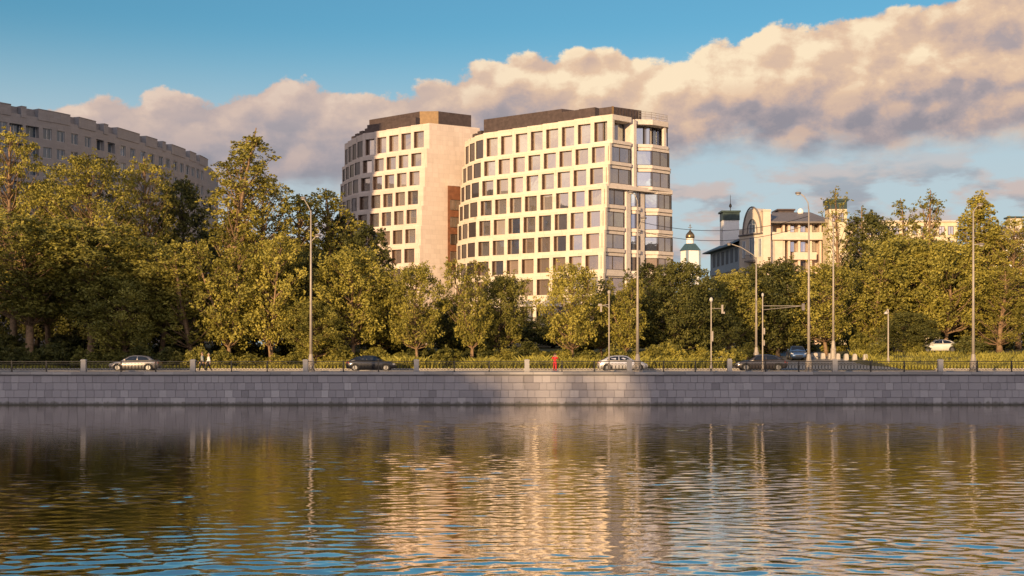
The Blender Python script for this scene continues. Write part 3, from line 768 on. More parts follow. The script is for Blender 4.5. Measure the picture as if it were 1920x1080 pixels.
def office_right():
    rr = random.Random(21)
    Ck = V2(PX(1148.5, 205), 205.0)
    root = thing('stone_office_building', 'bright cream stone office block with a glazed corner, the nearer of the stone pair', 'office building', (Ck.x, Ck.y, hgt(Ck.x, Ck.y)), 'curved stone office blocks')
    offs = [0, .62, 1.1, 1.5, 1.85, 2.1, 2.3, 2.42, 2.5]
    zb = [41.95, 37.3, 33.85, 30.35, 26.85, 23.3, 19.8, 16.35, 12.75, 3.9]
    wins = [(40.95, 37.75), (36.87, 34.3), (33.4, 30.8), (29.9, 27.35), (26.4, 23.8), (22.8, 20.3), (19.3, 16.9), (15.8, 13.2), (11.3, 5.2)]
    cols = [(3.41, 42)] * 8 + [(3.4, 64), (3.4, 70), (3.4, 76)]
    mb = MB(); cnt = Counter(96)
    def gm(f, c, rr):
        if f >= 5 and rr.random() < min(1, .5 + .25 * (f - 5)): return M['glass_low']
        return M['glass']
    facade(root, mb, cnt, Ck, offs, zb, wins, cols, .75, gm, rr, loggia={(0, 0)})
    # solid core behind the bays
    nL = V2(-math.sin(rad(42)), -math.cos(rad(42))); dL = ang_dir(42); r = V2(.743, .669); nR = V2(.669, -.743)
    core = [Ck + r * 1.6 + nR * -2.8]
    b = Ck + dL * .75
    for L, an in cols:
        b = b + ang_dir(an) * L
        core.append(b + V2(math.sin(rad(an)), math.cos(rad(an))) * 1.3)
    core += [core[-1] + r * 16, Ck + r * 12.2 + dL * 14, Ck + r * 12.0 + nR * -2.8]
    mb.prism(core, 3.9, 41.5)
    # parapet trim
    mb.build('facade', M['stone'], root)
    if cnt.rest[0].f:
        tag(cnt.rest[0].build('window_frames_low', M['bronze'], root), kind='stuff'); tag(cnt.rest[1].build('window_panes_low', M['glass_low'], root), kind='stuff')
    # glazed corner side: bands, pillars and bays
    def pt(Cf, s, t): return Cf + r * s + nR * t
    lug = MB()
    class Each:
        def __init__(s, nm, bev): s.nm = nm; s.bev = bev
        def prism(s, *a):
            m_ = MB(); m_.prism(*a); m_.build(s.nm, M['stone_plain'], root, bevel=s.bev)
    band, pil = Each('floor_band', .04), Each('pillar', 0)
    for f in range(len(zb) - 1):
        Cf = Ck; o_ = offs[f]
        ex = .14 * f
        z1, z0 = zb[f], zb[f + 1]
        lo = f >= 3
        if f == 0: bays = [[(-o_, 0), (4.5, 0)], [(6.2, -.5), (8.5, 1.0), (12.4, 1.0), (13.3, .2), (13.3, -2.6)]]
        elif not lo: bays = [[(-o_, 0), (4.5, 0), (4.9, -.5)], [(6.2, -.4), (8.3, 1.1), (12.6 + ex, 1.1), (13.5 + ex, .2), (13.5 + ex, -2.6)]]
        else: bays = [[(-o_, 0), (2.9, 0), (3.2, -.4)], [(4.7, -.35), (5.4, .25), (6.4, .25)], [(8.1, -.35), (9.8, 1.1), (12.9 + ex, 1.1), (13.7 + ex, .2), (13.7 + ex, -2.6)]]
        v1, v0 = wins[f]
        # slab bands: upper lip below the floor line
        for bi, B in enumerate(bays):
            P_ = [pt(Cf, s, t) for s, t in B]
            back = [pt(Cf, B[-1][0], -3.0), pt(Cf, B[0][0], -3.0)]
            poly = P_ + back
            if f == 0: band.prism(poly, v1 + .12, z1 - .02)
            band.prism(poly, z0 + .02, v0 + .12)
            if f > 0:                            # lintel strip, set back a little
                Q = [pt(Cf, s + (.12 if k == 0 else 0), t - .22) for k, (s, t) in enumerate(B)] + back
                band.prism(Q, v1 - .05, z1 - .004)
            # glazing, one pane per straight run
            for k in range(len(B) - 1):
                (s0, t0), (s1, t1) = B[k], B[k + 1]
                ins = .30 if f else (1.9 if bi < 2 and k < 3 else .3)
                a, b = V2(s0, t0), V2(s1, t1); dd = (b - a)
                if dd.length < .6: continue
                nn = V2(-dd.y, dd.x).normalized() * -ins if False else V2(dd.y, -dd.x).normalized() * 0
                # inward in (s,t) plan is -t for faces seen from outside
                no = V2(-dd.y, dd.x).normalized() * -1
                if no.y > 0 or (abs(no.y) < 1e-6 and no.x > 0): no = -no
                if abs(dd.x) < 1e-6: no = V2(-1, 0)
                a2, b2 = a + no * ins, b + no * ins
                W = (b2 - a2).length; nsp = 2 if W > 3 else 1
                fr, gl = MB(), MB()
                zt = v1 - .05 if f else v1 + .12
                A3, B3 = pt(Cf, *a2), pt(Cf, *b2)
                gl.face([(A3.x, A3.y, v0 + .14), (B3.x, B3.y, v0 + .14), (B3.x, B3.y, zt), (A3.x, A3.y, zt)])
                for q in range(nsp + 1):
                    c = A3.lerp(B3, q / nsp); e = (B3 - A3).normalized() * .05; o = nR * .06
                    fr.prism([c - e + o, c + e + o, c + e - o * .3, c - e - o * .3], v0 + .13, zt - .004)
                for za in (v0 + .125, zt - .10):
                    e = nR * .05; fr.prism([A3 + e, B3 + e, B3 - e * .3, A3 - e * .3], za, za + .09)
                w = fr.build('bay_window', M['frame'], root); w_ = gl.build('pane', M['glass_bay'] if f < 6 else M['glass_low'], w); w_.matrix_parent_inverse = Matrix()
        # pillars
        pls = [(4.75, 6.25)] if not lo else [(3.05, 4.75), (6.5, 8.1)]
        for s0, s1 in pls:
            if f == 2 or f == 0 or f == 1: s0, s1 = 4.8, 6.15
            pil.prism([pt(Cf, s0, -.62), pt(Cf, s0 + .35, -.12), pt(Cf, s1 - .35, -.12), pt(Cf, s1, -.62), pt(Cf, s1, -3), pt(Cf, s0, -3)], z0 + .01, z1 - (.0 if f else .25))
        if f == 3:                                # continuous band between third and fourth floors
            Q = [(0, .02), (12.9 + ex, 1.12), (13.7 + ex, .2), (13.7 + ex, -2.6), (0, -2.6)]
            band.prism([pt(Ck, s, t) for s, t in [(-o_, .02)] + Q[1:-1] + [(-o_, -2.6)]], z1 - .35, z1 + .35)
        if f == 6: band.prism([pt(Cf, s, t) for s, t in [(-o_, .04), (8.1, .04), (9.8, 1.15), (13.9, 1.15), (14.1, -2.6), (-o_, -2.6)]], z0 - .35, z0 + .2)
        if f == 0:                                # loggia columns
            for s in (11.6,):
                t = -.05 if s < 1 else .75
                pil.prism([pt(Cf, s, t), pt(Cf, s + .55, t), pt(Cf, s + .55, t - .5), pt(Cf, s, t - .5)], v0 + .1, v1 + .2)
        # rounded balcony lips peeping round the far corner
        e0 = pt(Cf, 13.6 + ex + (0 if f == 0 else .25), -1.0)
        lug = MB(); lug.lathe((e0.x, e0.y, z0 - .25), [(.55, 0), (.78, .12), (.85, .30), (.85, .52), (.70, .62), (.9, .70), (.9, .86), (.6, .95)], 14)
        if f: lug.lathe((e0.x - .25, e0.y + .5, z0 + .6), [(.4, 0), (.4, z1 - z0 - .95)], 10)
        lug.build('balcony_end', M['stone_plain'], root, smooth=True)
    
    # roof storey
    mb = MB()
    A = V2(8.4, 216.5); lft = V2(-5.0, 226.8); rgt = V2(16.5, 221.3)
    mb.prism([lft, A, rgt, rgt + V2(-6, 9), lft + V2(5, 9)], 41.4, 44.9)
    mb.build('roof_storey', M['roofmetal'], root)
    mb = MB()
    A = V2(16.6, 212.0); l2 = V2(13.9, 213.9); r2 = V2(21.8, 215.6)
    mb.prism([l2, A, r2, r2 + V2(-3, 4), l2 + V2(2, 4)], 41.4, 44.45)
    for k in range(9):
        c = A.lerp(r2, (k + .5) / 9); mb.prism([c + V2(.04, -.10), c + V2(.12, -.06), c + V2(.10, .02), c + V2(.0, .02)], 42.5, 44.3)
    mb.build('stair_tower', M['roofmetal'], root)
    mb = MB(); e = V2(.12, -.1)
    mb.prism([A + e + V2(-.12, .03), A + e + V2(.14, .10), A + V2(.14, .2), A + V2(-.1, .1)], 41.4, 44.5)
    mb.build('corner_fin', M['roof_lit'], root)
    # bronze screens standing behind the parapet, one per bay
    b = Ck + dL * .75
    for c, (L, an) in enumerate(cols):
        d = ang_dir(an); a = b + d * L; n = V2(-math.sin(rad(an)), -math.cos(rad(an)))
        if 1 <= c:
            mb = MB(); s = a + n * (.3 - .9); e_ = b + n * -.9
            h = 1.75 if c < 8 else 1.1
            if c < 8: mb.slab(s + d * -.15, e_ + d * .1, -1.2, 0, 41.5, 41.95 + h)
            else: mb.slab(s + d * -1.9, e_ + d * .2, -.5, 0, 41.5, 41.95 + h)
            mb.build('parapet_screen', M['roofmetal'], root)
        b = a
    # terrace rail
    mb = MB()
    pr = [pt(Ck, s, t) for s, t in [(6.0, .2), (8.4, .8), (12.3, .8), (13.1, .1), (13.1, -2.4)]]
    for k in range(len(pr) - 1):
        for z in (42.35, 42.75, 43.1): mb.tube([(pr[k].x, pr[k].y, z), (pr[k + 1].x, pr[k + 1].y, z)], .03, 4)
        n = max(1, int((pr[k + 1] - pr[k]).length / .9))
        for q in range(n + 1):
            c = pr[k].lerp(pr[k + 1], q / n); mb.tube([(c.x, c.y, 41.9), (c.x, c.y, 43.1)], .025, 4)
    mb.build('terrace_rail', M['pole'], root)
    # portico at street level
    mb = MB()
    c0 = V2(PX(992, 203), 203.0)
    for k in range(3):
        c = c0 + V2(2.1 * k, -.5 * k)
        mb.prism([c + V2(-.3, -.3), c + V2(.3, -.3), c + V2(.3, .3), c + V2(-.3, .3)], 4.2, 11.0)
    mb.prism([c0 + V2(-2.2, -.9), c0 + V2(6, -2.6), c0 + V2(6.3, 2.5), c0 + V2(-1.8, 3)], 11.0, 11.9)
    mb.build('portico', M['stone_plain'], root)
    # brown link to the left block
    mb = MB(); YL = 233.7; x0 = PX(839.5, YL); lz0, lz1, lz2 = PZ(505, YL), PZ(348, YL), PZ(335, YL)
    mb.prism([V2(x0, YL), V2(x0 + 5.2, YL + 3.1), V2(x0 + 4.4, YL + 5.5), V2(x0 + .2, YL + 2.5)], lz0, lz1)
    mb.build('link_block', M['redbrown'], root)
    mb = MB(); mb.prism([V2(x0 - .08, YL - .1), V2(x0 + 5.3, YL + 3.0), V2(x0 + 4.4, YL + 5.6), V2(x0 + .1, YL + 2.5)], lz1, lz2); mb.build('link_parapet', M['stone_plain'], root)
    for k in range(5):
        z = lz1 - 2.5 - 3.15 * k
        if z < lz0 + 1.5: continue
        fr, gl = MB(), MB(); a = V2(x0 + .5, YL + .298); b = V2(x0 + 2.3, YL + 1.371); e = V2(.51, -.86) * .1
        fr.slab(a, b, -.02, .05, z - .1, z); fr.slab(a, b, -.02, .05, z - 1.95, z - 1.85)
        for q in (0, .5, 1): c = a.lerp(b, q); fr.slab(c - V2(.05, -.017), c + V2(.05, -.017), -.02, .055, z - 1.85, z - .1)
        gl.face([(a.x + e.x * .3, a.y + e.y * .3, z - 1.85), (b.x + e.x * .3, b.y + e.y * .3, z - 1.85), (b.x + e.x * .3, b.y + e.y * .3, z - .1), (a.x + e.x * .3, a.y + e.y * .3, z - .1)])
        w = fr.build('link_window', M['frame'], root); q = gl.build('pane', M['glass_low'], w); q.matrix_parent_inverse = Matrix()

def office_left():
    rr = random.Random(22)
    KL = 233 / 228.0; Ck = V2(PX(805, 233), 233.0); zk = lambda z: CZ + (z - CZ) * KL
    root = thing('stone_office_building', 'pinkish cream stone office block with a blank end wall, the farther of the stone pair', 'office building', (Ck.x, Ck.y, hgt(Ck.x, Ck.y)), 'curved stone office blocks')
    offs = [0, .65, 1.1, 1.5, 1.85, 2.15, 2.4, 2.6, 2.7]
    zb = [zk(z) for z in (44.5, 39.9, 36.5, 33.0, 29.6, 26.1, 22.6, 19.1, 15.6, 4.0)]
    wins = [(43.3, 40.35), (39.3, 36.95), (36.0, 33.5), (32.5, 30.05), (29.1, 26.6), (25.6, 23.1), (22.1, 19.6), (18.6, 16.1), (12, 6)]
    wins = [(zk(p), zk(q)) for p, q in wins]
    cols = [(3.34, 42)] * 5 + [(3.37, 64), (3.37, 67), (3.37, 70), (3.37, 72)]
    mb = MB(); cnt = Counter(90)
    facade(root, mb, cnt, Ck, offs, zb, wins, cols, 1.08, lambda f, c, r: M['glass_low'] if f >= 5 and r.random() < .7 else M['glass'], rr)
    nL = V2(-math.sin(rad(42)), -math.cos(rad(42))); dL = ang_dir(42); r = V2(.86, .51)
    for f in range(len(zb) - 1):
        Cf = Ck + nL * offs[f]
        mb.slab(Cf, Cf + r * 10.5, -2.2, 0, zb[f + 1], zb[f])
    core = [Ck + nL * -1.3 + r * 1.0 + dL * .3]
    b = Ck + dL * 1.08
    for L, an in cols:
        b = b + ang_dir(an) * L; core.append(b + V2(math.sin(rad(an)), math.cos(rad(an))) * 1.3)
    core += [core[-1] + r * 14, Ck + r * 10.0 + dL * 8]
    mb.prism(core, 4.0, 44.9)
    mb.build('facade', M['stone_pink'], root)
    if cnt.rest[0].f: tag(cnt.rest[0].build('window_frames_low', M['bronze'], root), kind='stuff'); tag(cnt.rest[1].build('window_panes_low', M['glass_low'], root), kind='stuff')
    A, B, D, E = V2(-17.6, 243.8), V2(-14.0, 243.6), V2(-7.9, 247.8), V2(-28.2, 252.9)
    mb = MB(); mb.prism([E, A, A + V2(0, 6), E + V2(5, 4)], 44.8, 49.45)
    mb.prism([B + V2(0, .02), D, D + V2(-4, 6), B + V2(0, 7)], 44.8, 49.45); mb.build('roof_storey', M['roofmetal'], root)
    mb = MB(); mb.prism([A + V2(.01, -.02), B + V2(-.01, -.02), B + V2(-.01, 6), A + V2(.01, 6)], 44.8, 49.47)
    mb.build('lit_roof_face', M['roof_lit'], root)
    b = Ck + dL * 1.08
    for c, (L, an) in enumerate(cols):
        d = ang_dir(an); a = b + d * L; n = V2(-math.sin(rad(an)), -math.cos(rad(an)))
        if 1 <= c:
            mb = MB(); s = a + n * (.3 - .9); e_ = b + n * -.9
            if c < 5: mb.slab(s + d * -.15, e_ + d * .1, -1.2, 0, 45.0, 45.4 + 1.7)
            else: mb.slab(s + d * -1.9, e_ + d * .3, -.5, 0, 45.0, 45.4 + 1.2)
            mb.build('parapet_screen', M['roofmetal'], root)
        b = a

# ------------------------------------------------------------------ long brick block on the left
def brick_block():
    rr = random.Random(31)
    ctl = [(-92, 158), (-80, 172), (-73, 182.5), (-66, 193.5), (-60.5, 212), (-57.9, 225), (-56.7, 237), (-57.6, 249), (-60.8, 264), (-68, 282)]
    path = []
    for k in range(1, len(ctl) - 2):
        p0, p1, p2, p3 = [Vector(q) for q in ctl[k - 1:k + 3]]
        for q in range(24):
            t = q / 24
            path.append(.5 * ((2 * p1) + (p2 - p0) * t + (2 * p0 - 5 * p1 + 4 * p2 - p3) * t * t + (3 * p1 - p0 - 3 * p2 + p3) * t ** 3))
    cum = [0]
    for k in range(1, len(path)): cum.append(cum[-1] + (path[k] - path[k - 1]).length)
    def at(s):
        s = max(0, min(cum[-1] - 1e-4, s))
        for k in range(1, len(cum)):
            if cum[k] >= s: return path[k - 1].lerp(path[k], (s - cum[k - 1]) / (cum[k] - cum[k - 1]))
        return path[-1]
    def s_of(px):
        k = (px - 960) / F; best = None
        for i in range(len(path) - 1):
            a, b = path[i], path[i + 1]
            fa, fb = a.x - k * a.y, b.x - k * b.y
            if (fa <= 0 <= fb) or (fb <= 0 <= fa): return cum[i] + (cum[i + 1] - cum[i]) * abs(fa) / (abs(fa) + abs(fb) + 1e-9)
        return None
    root = thing('brick_apartment_block', 'long curved grey brick apartment block with a stepped parapet behind golden trees', 'apartment block', (-66, 200, hgt(-66, 200)))
    top = 38.3
    wpx = [-22, 5, 30, 61, 89, 114, 140, 165, 188, 209, 231, 249, 268, 285, 302, 315, 329, 341, 352, 362, 371, 379]
    log = {30, 61, 188, 209}
    mb = MB(); edges = []
    W = []
    for i, px in enumerate(wpx):
        s = s_of(px)
        if s is None: continue
        W.append((s, px))
    rows = 4; pitch = 2.75
    hw = .74
    cuts = [0.0]; spans = []
    for s, px in W:
        h = hw if px not in log else 1.05
        spans.append((s - h, s + h, px))
    prev = 0.0
    for a, b, px in spans:
        if a <= prev: a = prev + .1
        A, B = at(prev), at(a)
        n = max(1, int((a - prev) / 1.6))
        for q in range(n):
            u, v = at(prev + (a - prev) * q / n), at(prev + (a - prev) * (q + 1) / n)
            mb.slab(u, v, -1.0, 0, 4, top)
        u, v = at(a), at(b)
        z = top
        for rI in range(rows):
            zt = 36.85 - pitch * rI; zb_ = zt - 1.62
            mb.slab(u, v, -1.0, 0, zt, z); z = zb_
            fr, gl = MB(), MB(); dep = -.22 if px not in log else -.75
            d = (v - u).normalized(); n = V2(d.y, -d.x)
            for q in (0.03, .5, .97):
                c = u.lerp(v, q); fr.slab(c - d * .035, c + d * .035, dep, dep + .06, zb_ + .06, zt - .06)
            fr.slab(u, v, dep, dep + .07, zb_ + .004, zb_ + .06); fr.slab(u, v, dep, dep + .07, zt - .06, zt - .004)
            g0, g1 = u + n * (dep + .01), v + n * (dep + .01)
            gl.face([(g0.x, g0.y, zb_), (g1.x, g1.y, zb_), (g1.x, g1.y, zt), (g0.x, g0.y, zt)])
            if rI < 4:
                w = fr.build('window', M['white_frame'], root); q = gl.build('pane', M['glass_blue'], w); q.matrix_parent_inverse = Matrix()
        mb.slab(u, v, -1.0, 0, 4, z)
        prev = b
    n = int((cum[-1] - prev) / 1.5)
    for q in range(n): mb.slab(at(prev + (cum[-1] - prev) * q / n), at(prev + (cum[-1] - prev) * (q + 1) / n), -1.0, 0, 4, top)
    mb.build('brick_wall', M['brick'], root)
    # stepped parapet: tall stretches between recessed notches
    seg = [(-60, 20, 1), (20, 23, 0), (22, 38, 0), (39, 49, 1), (50, 71, 0), (71, 131, 1), (132, 147, 0), (147, 179, 1), (180, 194, 0), (194, 202, 1), (203, 219, 0), (219, 261, 1), (262, 273, 0), (273, 294, 1),
           (295, 304, 0), (304, 310, 1), (311, 321, 0), (321, 347, 1), (348, 355, 0), (355, 367, 1), (367, 373, 0), (373, 389, 1)]
    for p0, p1, up in seg:
        a, b = s_of(p0), s_of(p1)
        if a is None: a = 0
        if b is None: continue
        n = max(1, int((b - a) / 1.8)); mb, nb = MB(), MB()
        for q in range(n):
            u, v = at(a + (b - a) * q / n), at(a + (b - a) * (q + 1) / n)
            if up: mb.slab(u, v, -1.4, .10, top - .4, top + 1.15); mb.slab(u, v, -1.45, .16, top + 1.15, top + 1.25)
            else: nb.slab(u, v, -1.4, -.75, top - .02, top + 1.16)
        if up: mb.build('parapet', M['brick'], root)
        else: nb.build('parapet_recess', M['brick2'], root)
    mb = MB()
    pts = [path[k] for k in range(0, len(path), 6)] + [path[-1]]
    for k in range(len(pts) - 1): mb.slab(pts[k], pts[k + 1], -14, -1.2, 4, top - .3)
    mb.build('roof', M['greyroof'], root)

# ------------------------------------------------------------------ mansion, tower, church and others behind the trees on the right
def bldg_box(mb, px0, px1, py0, py1, Y, depth, m=0):
    mb.box(PX(px0, Y), PX(px1, Y), Y, Y + depth, PZ(py1, Y), PZ(py0, Y), m)
def add_win(root, px0, px1, py0, py1, Y, gm='glass_low', fm='frame', mull=1, name='window'):
    fr, gl = MB(), MB(); x0, x1, z0, z1 = PX(px0, Y), PX(px1, Y), PZ(py1, Y), PZ(py0, Y)
    e = .09
    fr.box(x0 - e, x0, Y - .07, Y + .04, z0 - e, z1 + e); fr.box(x1, x1 + e, Y - .07, Y + .04, z0 - e, z1 + e)
    fr.box(x0, x1, Y - .07, Y + .04, z1, z1 + e); fr.box(x0, x1, Y - .10, Y + .04, z0 - e, z0)
    for k in range(mull): c = x0 + (x1 - x0) * (k + 1) / (mull + 1); fr.box(c - .04, c + .04, Y - .05, Y + .04, z0, z1)
    gl.face([(x0, Y - .02, z0), (x1, Y - .02, z0), (x1, Y - .02, z1), (x0, Y - .02, z1)])
    w = fr.build(name, M[fm], root); q = gl.build('pane', M[gm], w); q.matrix_parent_inverse = Matrix()
def mansion():
    Y = 260.0
    root = thing('mansion', 'pale mansion with an arched gable, blue grey left wing and green topped turret', 'mansion', (PX(1400, Y), Y, hgt(PX(1400, Y), Y)))
    zg = 3.0
    # left wing, side wall running away from us
    a, b = V2(PX(1387, 261), 261.0), V2(PX(1333, 287), 287.0)
    d = (b - a).normalized(); n = V2(d.y, -d.x)                       # inside is to the right seen along a->b ... outward is the left
    out = -n if n.x > 0 else n
    P_ = lambda s, o: a + d * s + out * o
    L = (b - a).length
    mb = MB(); mb.prism([P_(0, 0), P_(L, 0), P_(L, -9), P_(0, -9)], zg, 20.4); mb.build('wing_wall', M['cream'], root)
    mb = MB(); mb.prism([P_(.02, .12), P_(L - .02, .12), P_(L - .02, -.5), P_(.02, -.5)], 20.4, 25.6)
    mb.prism([P_(.02, .25), P_(L, .25), P_(L, -.4), P_(.02, -.4)], 20.4, 21.6); mb.build('wing_upper_storey', M['bluepanel'], root)
    for k in range(6):
        for z0, z1, nm, oo in ((22.1, 25.0, 'wing_window', .16), (14.6, 18.2, 'wing_window', .05), (9.0, 12.2, 'wing_window', .05)):
            s = 2.2 + k * (L - 4) / 5.5; g = MB(); f2 = MB()
            q0, q1 = P_(s - .75, oo), P_(s + .75, oo)
            g.face([(q0.x, q0.y, z0), (q1.x, q1.y, z0), (q1.x, q1.y, z1), (q0.x, q0.y, z1)])
            for w_ in (-.8, 0, .8): f2.prism([P_(s + w_ - .05, oo + .06), P_(s + w_ + .05, oo + .06), P_(s + w_ + .05, oo - .04), P_(s + w_ - .05, oo - .04)], z0, z1)
            w = f2.build(nm, M['frame'], root); p = g.build('pane', M['glass_blue'], w); p.matrix_parent_inverse = Matrix()
    # sloping roof with deep eaves
    mb = MB()
    e0, e1, r0, r1 = P_(-.3, 1.5), P_(L + 2.0, 1.5), P_(-.3, -4.5), P_(L - 3.5, -4.5)
    b0, b1 = P_(-.3, -10), P_(L + 2, -10)
    ze, zr = 25.7, 28.4
    mb.face([(e0.x, e0.y, ze), (e1.x, e1.y, ze), (r1.x, r1.y, zr), (r0.x, r0.y, zr)]); mb.face([(e1.x, e1.y, ze), (b1.x, b1.y, ze), (r1.x, r1.y, zr)])
    mb.face([(b1.x, b1.y, ze), (b0.x, b0.y, ze), (r0.x, r0.y, zr), (r1.x, r1.y, zr)]); mb.face([(e0.x, e0.y, ze - .25), (b0.x, b0.y, ze - .25), (b1.x, b1.y, ze - .25), (e1.x, e1.y, ze - .25)])
    mb.face([(e0.x, e0.y, ze - .25), (e1.x, e1.y, ze - .25), (e1.x, e1.y, ze), (e0.x, e0.y, ze)]); mb.face([(e1.x, e1.y, ze - .25), (b1.x, b1.y, ze - .25), (b1.x, b1.y, ze), (e1.x, e1.y, ze)])
    mb.build('wing_roof', M['bluegreen'], root, fix=False)
    # turret over the wing
    mb = MB(); bldg_box(mb, 1355.5, 1386, 410, 470, 276, 4); mb.build('turret', M['white'], root)
    mb = MB(); bldg_box(mb, 1355.5, 1387, 397, 412.5, 275.8, 4.2); bldg_box(mb, 1353, 1389, 394.5, 397.5, 275.5, 4.8); mb.build('turret_cap', M['darkgreen'], root)
    mb = MB(); c = (PX(1369.5, 277.5), 277.5, PZ(394.5, 277.5)); mb.lathe(c, [(.08, 0), (.09, .6), (.28, .75), (.32, 1.0), (.22, 1.3), (.07, 1.5), (.05, 3.0), (.02, 3.4)], 10); mb.build('turret_finial', M['iron'], root)
    # arched gable pavilion, turned slightly to the left
    A, B = V2(PX(1386, 261), 261.0), V2(PX(1430.5, 254.5), 254.5)
    d = (B - A).normalized(); no = V2(d.y, -d.x); W = (B - A).length
    Q = lambda u, o=0.0: A + d * (u * W) + no * o
    def outline(o, z): q = Q(*o); return (q.x, q.y, z)
    prof = [(0, 3), (1, 3), (1, 27.6), (.93, 27.6)]
    cx, rx, zc, rz = .56, .37, 27.4, 5.1
    for k in range(0, 15):
        t = math.pi * k / 14; prof.append((cx + rx * math.cos(t), zc + rz * math.sin(t)))
    prof += [(.17, 28.4), (0, 28.4)]
    mb = MB()
    f_ = [(Q(u, 0).x, Q(u, 0).y, z) for u, z in prof]; k_ = [(Q(u, -3.0).x, Q(u, -3.0).y, z) for u, z in prof]
    i = mb.pts(f_); j = mb.pts(k_); n = len(prof)
    mb.idx([i + q for q in range(n)]); mb.idx([j + q for q in reversed(range(n))])
    for q in range(n): w = (q + 1) % n; mb.idx((i + q, j + q, j + w, i + w))
    mb.build('arched_gable', M['cream'], root)
    for rr_, h, o in ((1.0, .34, .22), (.56, .22, .14)):
        rx2, rz2 = rx * rr_ * (1.04 if rr_ == 1 else 1), rz * rr_ * (1.04 if rr_ == 1 else 1)
        pts = []; mb = MB()
        for k in range(15):
            t = math.pi * k / 14; q = Q(cx + rx2 * math.cos(t), o * .5); pts.append((q.x, q.y, zc + rz2 * math.sin(t)))
        mb.tube(pts, h * .5, 5); mb.build('arch_moulding', M['greyroof'], root)
    for z in (27.2, 19.3): mb = MB(); q0, q1 = Q(-.01, .12), Q(1.01, .12); mb.tube([(q0.x, q0.y, z), (q1.x, q1.y, z)], .16, 4); mb.build('string_course', M['greyroof'], root)
    def gwin(u0, u1, z0, z1, arch=False):
        g, f2 = MB(), MB(); a_, b_ = Q(u0, .03), Q(u1, .03)
        pts = [(a_.x, a_.y, z0), (b_.x, b_.y, z0), (b_.x, b_.y, z1)]
        if arch:
            for k in range(1, 8):
                t = math.pi * k / 8; q = Q((u0 + u1) / 2 + (u1 - u0) / 2 * math.cos(t), .03); pts.append((q.x, q.y, z1 + (u1 - u0) * W / 2 * math.sin(t)))
        pts.append((a_.x, a_.y, z1)); g.face(pts)
        for u in (u0, (u0 + u1) / 2, u1): q = Q(u, .04); f2.box(q.x - .06, q.x + .06, q.y - .07, q.y + .05, z0, z1 + (.0 if not arch else (.9 if abs(u - (u0 + u1) / 2) < 1e-6 else 0)))
        q0, q1 = Q(u0, .06), Q(u1, .06); f2.tube([(q0.x, q0.y, z1), (q1.x, q1.y, z1)], .06, 4); f2.tube([(q0.x, q0.y, z0), (q1.x, q1.y, z0)], .07, 4)
        w = f2.build('gable_window', M['white_frame'], root); p = g.build('pane', M['glass_blue'], w); p.matrix_parent_inverse = Matrix()
    gwin(.43, .69, 27.5, 29.2, True); gwin(.45, .66, 22.6, 26.6); gwin(.15, .27, 22.6, 26.0); gwin(.82, .94, 22.6, 26.2); gwin(.45, .66, 14.5, 20.0); gwin(.82, .94, 14.8, 18.6); gwin(.2, .66, 7.5, 13.0)
    mb = MB()
    for z, u0, u1, o in ((21.9, .38, .74, 1.0), (13.3, .0, .74, 1.8)):
        mb.prism([Q(u0, 0), Q(u1, 0), Q(u1, o), Q((u0 + u1) / 2, o * 1.15), Q(u0, o)], z - .3, z)
        for k in range(9): q = Q(u0 + (u1 - u0) * k / 8, o * .95); mb.tube([(q.x, q.y, z), (q.x, q.y, z + 1.1)], .035, 4)
        q0, q1 = Q(u0, o * .95), Q(u1, o * .95); mb.tube([(q0.x, q0.y, z + 1.1), (q1.x, q1.y, z + 1.1)], .05, 4)
    mb.build('balcony', M['greyroof'], root)
    # peach pilaster and right wing
    Yf = 254.3
    mb = MB(); mb.box(PX(1430.8, Yf), PX(1445, Yf), Yf, Yf + 6, zg, PZ(392.5, Yf)); mb.box(PX(1430, Yf), PX(1446, Yf), Yf - .15, Yf + 6, PZ(395.5, Yf), PZ(394, Yf)); mb.build('pilaster', M['peach'], root)
    Yw = 256.0
    mb = MB(); mb.box(PX(1445.2, Yw), PX(1600, Yw), Yw + 2.2, Yw + 14, zg, PZ(417, Yw))
    mb.box(PX(1445.2, Yw), PX(1468, Yw), Yw, Yw + 2.3, zg, PZ(436, Yw))
    for px in (1468, 1478, 1497, 1519, 1537, 1556): mb.box(PX(px, Yw), PX(px + 4, Yw), Yw + .2, Yw + 2.3, zg, PZ(418, Yw))
    mb.build('right_wing_wall', M['peach'], root)
    mb = MB(); mb.box(PX(1446, Yw), PX(1558, Yw), Yw - .7, Yw + 2.1, PZ(450, Yw), PZ(436, Yw)); mb.box(PX(1488, Yw), PX(1530, Yw), Yw - .4, Yw + 2.0, PZ(487, Yw), PZ(473, Yw)); mb.build('terrace_parapet', M['cream'], root)
    for px0, px1, p0, p1 in ((1482, 1496, 421, 435), (1501, 1518, 421, 435), (1523, 1536, 421, 435), (1541, 1555, 421, 435), (1482, 1496, 452, 472), (1501, 1518, 452, 472), (1523, 1536, 452, 472), (1482, 1496, 489, 506), (1501, 1518, 489, 506)):
        add_win(root, px0, px1, p0, p1, Yw + 2.15)
    mb = MB(); x0, x1 = PX(1436, Yw), PX(1562, Yw); ye, yb = Yw - 1.5, Yw + 14; ze = PZ(416.5, Yw); zr = PZ(398, Yw + 7)
    rx0, rx1 = PX(1463, Yw), PX(1535, Yw)
    ev = [(x0, ye), (x1, ye), (x1, yb), (x0, yb)]; i = mb.pts([(x, y, ze) for x, y in ev] + [(x, y, ze - .3) for x, y in ev] + [(rx0, Yw + 7, zr), (rx1, Yw + 7, zr)])
    mb.idx((i, i + 1, i + 9, i + 8)); mb.idx((i + 1, i + 2, i + 9)); mb.idx((i + 2, i + 3, i + 8, i + 9)); mb.idx((i + 3, i, i + 8))
